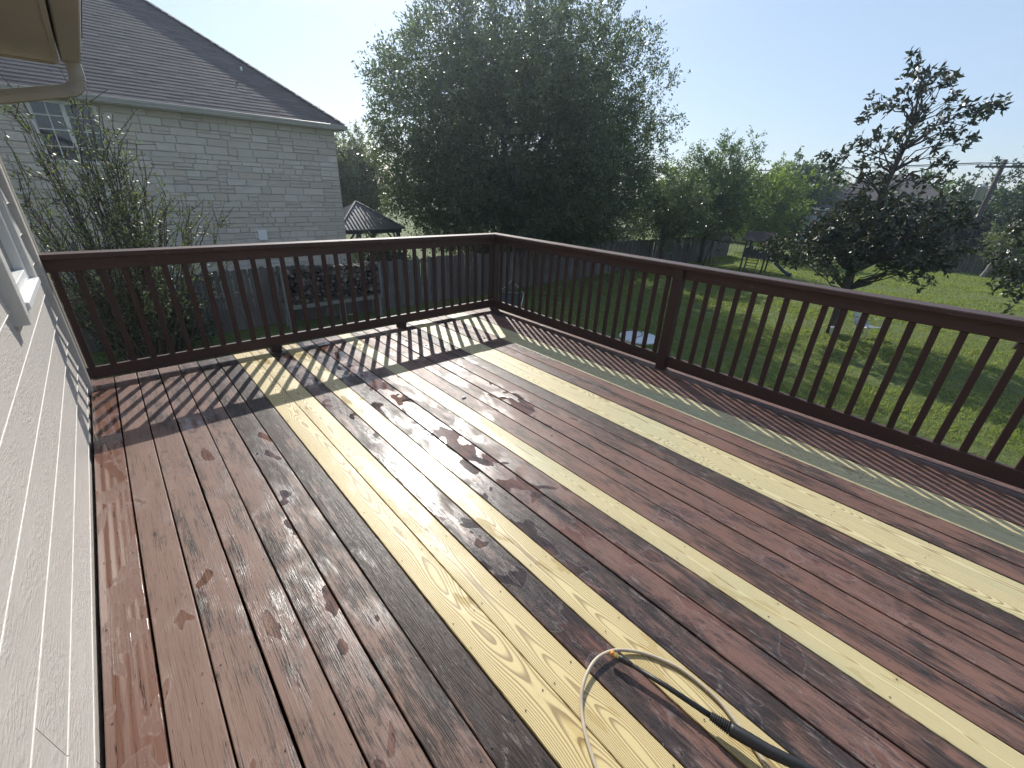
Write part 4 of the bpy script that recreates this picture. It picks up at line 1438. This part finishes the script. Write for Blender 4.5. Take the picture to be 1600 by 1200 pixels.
# ------------------------------------------------------------------ white dish on the lawn
dx, dy = 11.95, 6.6
dish = empty('round_lid', (dx, dy, ground_z(dx, dy)), 0, 'round white lid lying on the lawn beyond the railing post', 'lid')
M['whiteplastic'] = mat_paint('white_weathered_plastic', (.62, .65, .70), .4, .06, .25, 5, .1)
MB().lathe([(0.0, .075), (.30, .072), (.50, .062), (.575, .050), (.60, .03), (.60, .0)], n=40).build('shell', M['whiteplastic'], dish)
MB().lathe([(.575, .0505), (.590, .060), (.606, .052), (.612, .03), (.604, .01)], n=40).build('rim', M['whiteplastic'], dish)
ch = MB()
ch.tube([(-.45, -.12, .075), (-.2, -.02, .083), (.1, -.03, .085), (.35, .10, .079), (.5, .3, .072)], .010, 5)
ch.build('seam', M['blackplastic'], dish)

# ------------------------------------------------------------------ lounge chair under the magnolia
M['galv'] = mat_metal('pale_grey_chair_metal', (.45, .45, .46), .4, .6)
lc = empty('garden_chair', (18.75, 2.15, ground_z(18.75, 2.15)), R(60), 'pale metal garden chair with curved back beside the magnolia trunk', 'chair')
prof = [(-.42, .40), (-.30, .37), (-.05, .34), (.12, .36), (.22, .48), (.32, .72), (.42, .92), (.54, 1.0)]
for s in (-.27, .27):
    MB().tube([(a, s, b) for (a, b) in prof], .016, 6).build('side_frame', M['galv'], lc)
    MB().tube([(-.36, s, .38), (-.34, s, .0)], .014, 6).build('leg', M['galv'], lc)
    MB().tube([(.10, s, .36), (.22, s, .0)], .014, 6).build('leg', M['galv'], lc)
    MB().tube([(-.30, s, .37), (-.28, s, .58), (.27, s, .60)], .013, 6).build('armrest', M['galv'], lc)
pv = [Vector((a, 0, b)) for (a, b) in prof]
for i in range(len(pv) - 1):
    for f in (.15, .65):
        q = pv[i].lerp(pv[i + 1], f); d = (pv[i + 1] - pv[i]).normalized() * .045
        MB().poly([(q.x - d.x, -.265, q.z - d.z + .018), (q.x - d.x, .265, q.z - d.z + .018), (q.x + d.x, .265, q.z + d.z + .018), (q.x + d.x, -.265, q.z + d.z + .018)]).build('slat', M['galv'], lc)
# rock ring and bucket by the trunk
rk = MB(); rs = random.Random(4)
bk = empty('bucket', (17.75, 2.75, ground_z(17.75, 2.75)), 0, 'small pale bucket standing at the foot of the magnolia', 'bucket')
MB().lathe([(0, .01), (.12, .01), (.15, .30), (.158, .31), (.145, .31), (.12, .05), (0, .045)], n=18).build('body', M['whiteplastic'], bk)
MB().tube([(-.15, 0, .29), (-.10, 0, .42), (.10, 0, .42), (.15, 0, .29)], .006, 5).build('handle', M['galv'], bk)

# ------------------------------------------------------------------ play tower
M['playwood'] = mat_simple('dark_play_tower_timber', (.045, .035, .028), (.10, .08, .065), 7, .85, .4, .01)
M['slide'] = mat_paint('dark_blue_slide_plastic', (.035, .05, .085), .35, .08, .2, 4, .05)
pl = empty('play_tower', (29.3, 9.7, G), R(8), 'dark timber play tower with roof, ladder and blue slide', 'play set')
pl.scale = (.84, .84, .80)
for sx in (-.7, .7):
    for sy in (-.7, .7):
        MB().box((sx - .05, sy - .05, -.1), (sx + .05, sy + .05, 2.35), None, .005).build('post', M['playwood'], pl)
for i in range(9):
    MB().box((-.75, -.78 + i * .175, 1.10), (.75, -.62 + i * .175, 1.135)).build('floor_plank', M['playwood'], pl)
for i in range(8):
    for s in (-1, 1):
        MB().box((s * .765 - .012, -.66 + i * .185, 1.14), (s * .765 + .012, -.55 + i * .185, 1.72)).build('guard_slat', M['playwood'], pl)
        if s > 0: MB().box((-.66 + i * .185, .753, 1.14), (-.55 + i * .185, .777, 1.72)).build('guard_slat', M['playwood'], pl)
for s in (-1, 1):
    rfm = MB()
    rfm.poly([(s * 1.0, -1.0, 2.30), (s * 1.0, 1.0, 2.30), (0, 1.0, 2.92), (0, -1.0, 2.92)])
    rfm.poly([(s * 1.0, -1.0, 2.34), (s * 1.0, 1.0, 2.34), (0, 1.0, 2.96), (0, -1.0, 2.96)])
    rfm.poly([(s * 1.0, -1.0, 2.30), (s * 1.0, 1.0, 2.30), (s * 1.0, 1.0, 2.34), (s * 1.0, -1.0, 2.34)])
    for yy in (-1.0, 1.0): rfm.poly([(s * 1.0, yy, 2.30), (0, yy, 2.92), (0, yy, 2.96), (s * 1.0, yy, 2.34)])
    rfm.build('roof_panel', M['playwood'], pl)
    MB().poly([(-.9, s * .86, 2.35), (.9, s * .86, 2.35), (0, s * .86, 2.9)]).build('gable', M['playwood'], pl)
for i in range(5):
    MB().bar((-.78 - .45 + .09 * i, -.35, .18 + .2 * i), (-.78 - .45 + .09 * i, .35, .18 + .2 * i), .09, .035).build('ladder_rung', M['playwood'], pl)
for s in (-.36, .36):
    MB().bar((-1.30, s, 0), (-.78, s, 1.14), .05, .09).build('ladder_rail', M['playwood'], pl)
sl = MB()
path = [(0, -.8, 1.14), (0, -1.0, 1.06), (0, -1.5, .68), (0, -2.0, .30), (0, -2.3, .16), (0, -2.5, .14)]
sec = [(-.26, .12), (-.24, .12), (-.22, .0), (.22, .0), (.24, .12), (.26, .12), (.24, -.03), (-.24, -.03)]
for p in path: sl.v += [(p[0] + a, p[1], p[2] + b) for (a, b) in sec]
for i in range(len(path) - 1):
    for j in range(8):
        a = i * 8 + j; b = i * 8 + (j + 1) % 8
        sl.f.append((a, b, b + 8, a + 8)); sl.s.append(False)
sl.build('slide', M['slide'], pl)
sw = MB()
sw.bar((0, .75, 2.0), (0, 3.2, 2.0), .09, .09)
sw.build('swing_beam', M['playwood'], pl)
for s in (-1, 1): MB().bar((0, 3.15, 2.0), (s * .75, 3.3, -.05), .07, .07).build('swing_leg', M['playwood'], pl)
for yy in (1.6, 2.6):
    q = MB()
    q.tube([(0, yy - .2, 1.96), (0, yy - .2, .45)], .008, 4); q.tube([(0, yy + .2, 1.96), (0, yy + .2, .45)], .008, 4)
    q.box((-.1, yy - .22, .42), (.1, yy + .22, .45)); q.build('swing', M['blackplastic'], pl)

# ------------------------------------------------------------------ house behind the magnolia
def far_house(name, label, loc, rz, W, Dp, Hh, Rh, wallm, roofm):
    r_ = empty(name, loc, rz, label, 'house')
    MB().box((-W / 2, -Dp / 2, -.3), (W / 2, Dp / 2, Hh)).build('wall', wallm, r_)
    e = .4
    q = MB()
    q.poly([(-W / 2 - e, -Dp / 2 - e, Hh - .05), (W / 2 + e, -Dp / 2 - e, Hh - .05), (W / 2 - Dp / 2 + .3, 0, Hh + Rh), (-W / 2 + Dp / 2 - .3, 0, Hh + Rh)])
    q.poly([(W / 2 + e, Dp / 2 + e, Hh - .05), (-W / 2 - e, Dp / 2 + e, Hh - .05), (-W / 2 + Dp / 2 - .3, 0, Hh + Rh), (W / 2 - Dp / 2 + .3, 0, Hh + Rh)])
    q.poly([(W / 2 + e, -Dp / 2 - e, Hh - .05), (W / 2 + e, Dp / 2 + e, Hh - .05), (W / 2 - Dp / 2 + .3, 0, Hh + Rh)])
    q.poly([(-W / 2 - e, Dp / 2 + e, Hh - .05), (-W / 2 - e, -Dp / 2 - e, Hh - .05), (-W / 2 + Dp / 2 - .3, 0, Hh + Rh)])
    q.build('roof', roofm, r_)
    MB().box((-W / 2 - e, -Dp / 2 - e - .02, Hh - .22), (W / 2 + e, -Dp / 2 - e + .02, Hh - .04)).build('fascia', M['white'], r_)
    for i, x in enumerate(np.linspace(-W / 2 + 1.5, W / 2 - 1.5, 4)):
        f = MB().box((x - .55, -Dp / 2 - .04, .9), (x + .55, -Dp / 2 - .005, 2.3)).build('window', M['white'], r_)
        for sx in (-1, 1):
            MB().box((x + sx * .26 - .22, -Dp / 2 - .055, .98), (x + sx * .26 + .22, -Dp / 2 - .042, 2.22)).build('pane', M['glass'], f)
    return r_


M['greywall'] = mat_paint('pale_blue_grey_house_paint', (.42, .45, .50), .7, .05, .15, 1.0, .1)
far_house('grey_house', 'pale grey house with brown roof seen behind the magnolia', (55, 8.6, G), R(-90) + R(4), 10.5, 8, 3.6, 3.0, M['greywall'], M['shingle'])

# ------------------------------------------------------------------ utility pole and wires
M['polewood'] = mat_simple('dark_creosote_pole', (.05, .04, .035), (.10, .085, .075), 8, .9, .4, .01, (1, 1, .2))
PA = R(87.85); PD = 46.6
up_ = empty('utility_pole', (.4 + PD * math.sin(PA), PD * math.cos(PA), G), R(0), 'wooden utility pole with crossarm and grey transformer', 'utility pole')
PH = 1.57 + PD * math.tan(R(3.75)) - G
MB().tube([(0, 0, -.3), (0, 0, PH)], [.18, .13], 10).build('pole', M['polewood'], up_)
MB().bar((-.2, -1.3, PH - .45), (-.2, 1.3, PH - .45), .11, .13).build('crossarm', M['polewood'], up_)
for yy in (-1.2, -.6, .6, 1.2):
    MB().lathe([(0, 0), (.05, 0), (.07, .06), (.045, .09), (.065, .13), (.03, .17), (0, .18)], (-.2, yy, PH - .38), 10).build('insulator', M['galv'], up_)
for s in (-1, 1): MB().bar((-.1, s * .7, PH - .48), (-.1, 0, PH - 1.1), .04, .04).build('arm_brace', M['galv'], up_)
tr = MB().lathe([(0, 0), (.24, .0), (.27, .05), (.27, .85), (.29, .88), (.25, .95), (0, 1.0)], (-.3, .45, PH - 2.6), 18).build('transformer', M['galv'], up_)
MB().lathe([(.03, 0), (.06, .05), (.03, .1), (.05, .14), (.02, .2)], (-.3, .45, PH - 1.62), 8).build('bushing', M['whiteplastic'], tr)
px_, py_ = up_.location.x, up_.location.y
for (yo, hz, nm) in ((-1.2, PH - .2, 'upper near'), (.6, PH - .2, 'upper middle'), (1.2, PH - .2, 'upper far'), (0.0, PH - 3.6, 'thick lower')):
    a = Vector((px_ - .2, py_ + yo, G + hz)); b = Vector((px_ + 12, py_ + 75 + yo, G + hz + .4)); c_ = Vector((px_ - 8, py_ - 60 + yo, G + hz))
    pts = []
    for k in range(13):
        t = k / 12; p = a.lerp(b, t); p.z -= 1.6 * 4 * t * (1 - t) * .5; pts.append(p)
    pts2 = [a.lerp(c_, k / 8) - Vector((0, 0, 2.6 * (k / 8) * (1 - k / 8))) for k in range(8, 0, -1)]
    w_ = MB().tube(pts2 + pts, .02 if 'thick' not in nm else .035, 5).build('power_line', M['blackplastic'])
    tag(w_, nm + ' power line strung from the utility pole', 'power line', 'power lines at the utility pole')

# ------------------------------------------------------------------ pressure washer lance and hose on the deck
def sm(pts, n=6):
    """Catmull-Rom"""
    P = [Vector(p) for p in pts]; P = [P[0] * 2 - P[1]] + P + [P[-1] * 2 - P[-2]]
    out = []
    for i in range(1, len(P) - 2):
        for k in range(n):
            t = k / n
            a, b, c, d = P[i - 1], P[i], P[i + 1], P[i + 2]
            out.append(.5 * ((2 * b) + (c - a) * t + (2 * a - 5 * b + 4 * c - d) * t * t + (3 * b - a - 3 * c + d) * t ** 3))
    out.append(P[-2]); return out


lance = empty('pressure_washer_lance', (1.385, .437, 0), 0, 'black pressure washer lance with brass and orange nozzle on the deck', 'spray lance')
A0 = Vector((1.3855, .440, .034))


def rel(p): return Vector(p) - Vector((1.385, .437, 0))


axis_pts = [Vector((1.3855, .440, .034)), Vector((1.395, .404, .034)), Vector((1.431, .256, .036)), Vector((1.456, .111, .040)), Vector((1.464, .053, .046)), Vector((1.487, -.050, .056)), Vector((1.515, -.128, .062)), Vector((1.545, -.215, .064)), Vector((1.60, -.36, .070))]


def along(i0, t0, i1, t1, n=4):
    a = axis_pts[i0].lerp(axis_pts[i0 + 1], t0); b = axis_pts[i1].lerp(axis_pts[i1 + 1], t1)
    return [rel(a.lerp(b, k / (n - 1))) for k in range(n)]


d0 = (axis_pts[1] - axis_pts[0]).normalized()
n0 = axis_pts[0] - d0 * .012
MB().tube([rel(n0), rel(n0 + d0 * .006), rel(n0 + d0 * .012)], [.006, .0095, .0085], 12).build('nozzle', M['orange'], lance)
MB().tube([rel(n0 + d0 * x) for x in (.0125, .017, .018, .024, .025, .032)], [.0075, .0075, .0095, .0095, .007, .007], 12, True, False).build('coupling', M['brass'], lance)
tp = [rel(n0 + d0 * x) for x in (.032, .036, .050, .062, .066, .070, .074, .078, .082)]
MB().tube(tp, [.0085, .0115, .0118, .0100, .0110, .0095, .0102, .0088, .0078], 14).build('tip_grip', M['blackplastic'], lance)
MB().tube([rel(n0 + d0 * .08), rel(axis_pts[2]), rel(axis_pts[3])], [.0078, .0088, .0095], 12).build('tube', M['blackplastic'], lance)
rib = []; rr = []
for k in range(19):
    t = k / 18; rib.append(rel(axis_pts[3].lerp(axis_pts[4], t * .98))); rr.append((.0125 + .0065 * t) * (1.10 if k % 2 else .93))
MB().tube(rib, rr, 16, True, False).build('ribbed_sleeve', M['blackplastic'], lance)
MB().tube([rel(p) for p in (axis_pts[4].lerp(axis_pts[5], -.01), axis_pts[4].lerp(axis_pts[5], .06), axis_pts[4].lerp(axis_pts[5], .5), axis_pts[5], axis_pts[6], axis_pts[7], axis_pts[8])],
          [.0190, .0205, .0200, .0185, .0165, .0165, .018], 18).build('handle', M['blackplastic'], lance)
hz = .0065
hp_ = [(1.468, -.20, .02), (1.470, -.10, .012), (1.476, -.06, .010), (1.513, .017, hz), (1.530, .064, hz), (1.546, .114, hz), (1.551, .184, hz), (1.545, .254, hz), (1.523, .318, hz), (1.491, .378, hz), (1.442, .430, .012), (1.394, .458, .020),
       (1.334, .473, .024), (1.274, .467, .022), (1.217, .446, .016), (1.172, .412, hz), (1.129, .364, hz), (1.097, .313, hz), (1.075, .267, hz), (1.045, .17, hz), (1.03, .05, hz), (1.03, -.15, hz)]
hose = MB().tube(sm(hp_, 7), .0063, 10).build('pressure_hose', M['hose'])
tag(hose, 'beige pressure hose curving in a loop round the black lance', 'hose')

# pebble and wet debris on the boards
rs = random.Random(2)


def pebble(name, loc, s, mat, label, cat):
    mb = MB()
    for i in range(7):
        for j in range(12):
            th_ = math.pi * i / 6; ph = 2 * math.pi * j / 12
            r_ = 1 + .18 * math.sin(ph * 2 + 1) * math.sin(th_) + rs.uniform(-.06, .06) * math.sin(th_)
            mb.v.append((s[0] * r_ * math.sin(th_) * math.cos(ph), s[1] * r_ * math.sin(th_) * math.sin(ph), s[2] * (math.cos(th_) + .8)))
    for i in range(6):
        for j in range(12):
            a = i * 12 + j; b = i * 12 + (j + 1) % 12
            mb.f.append((a, a + 12, b + 12, b)); mb.s.append(True)
    o = mb.build(name, mat, None, loc)
    return tag(o, label, cat)


pebble('pebble', (2.21, 2.492, .001), (.020, .013, .007), M['white'], 'small white flake on a brown board right of the wet yellow board', 'flake')
pebble('dead_leaf', (1.829, 2.745, .001), (.030, .024, .004), M['oakbark'], 'larger brown leaf scrap on the wet glaring board', 'leaf scrap')
pebble('dead_leaf', (1.819, 2.862, .001), (.014, .012, .003), M['oakbark'], 'smaller brown leaf scrap on the wet glaring board', 'leaf scrap')

# ------------------------------------------------------------------ haze volume added in place of a lens flare veil
t = NT('flare_veil_haze')
t.t.nodes.remove(t.p)
pv_ = t.n('ShaderNodeVolumePrincipled')
pv_.inputs['Color'].default_value = (.72, .84, 1.0, 1)
pv_.inputs['Density'].default_value = .0015
pv_.inputs['Anisotropy'].default_value = .76
t.l(pv_.outputs[0], t.out.inputs['Volume'])
hz_ = MB().box((-60, -60, G - 1.2), (120, 110, 13.5)).build('haze', t.m)
tag(hz_, 'thin haze volume added over the yards to imitate a lens flare veil', 'haze', kind='stuff')
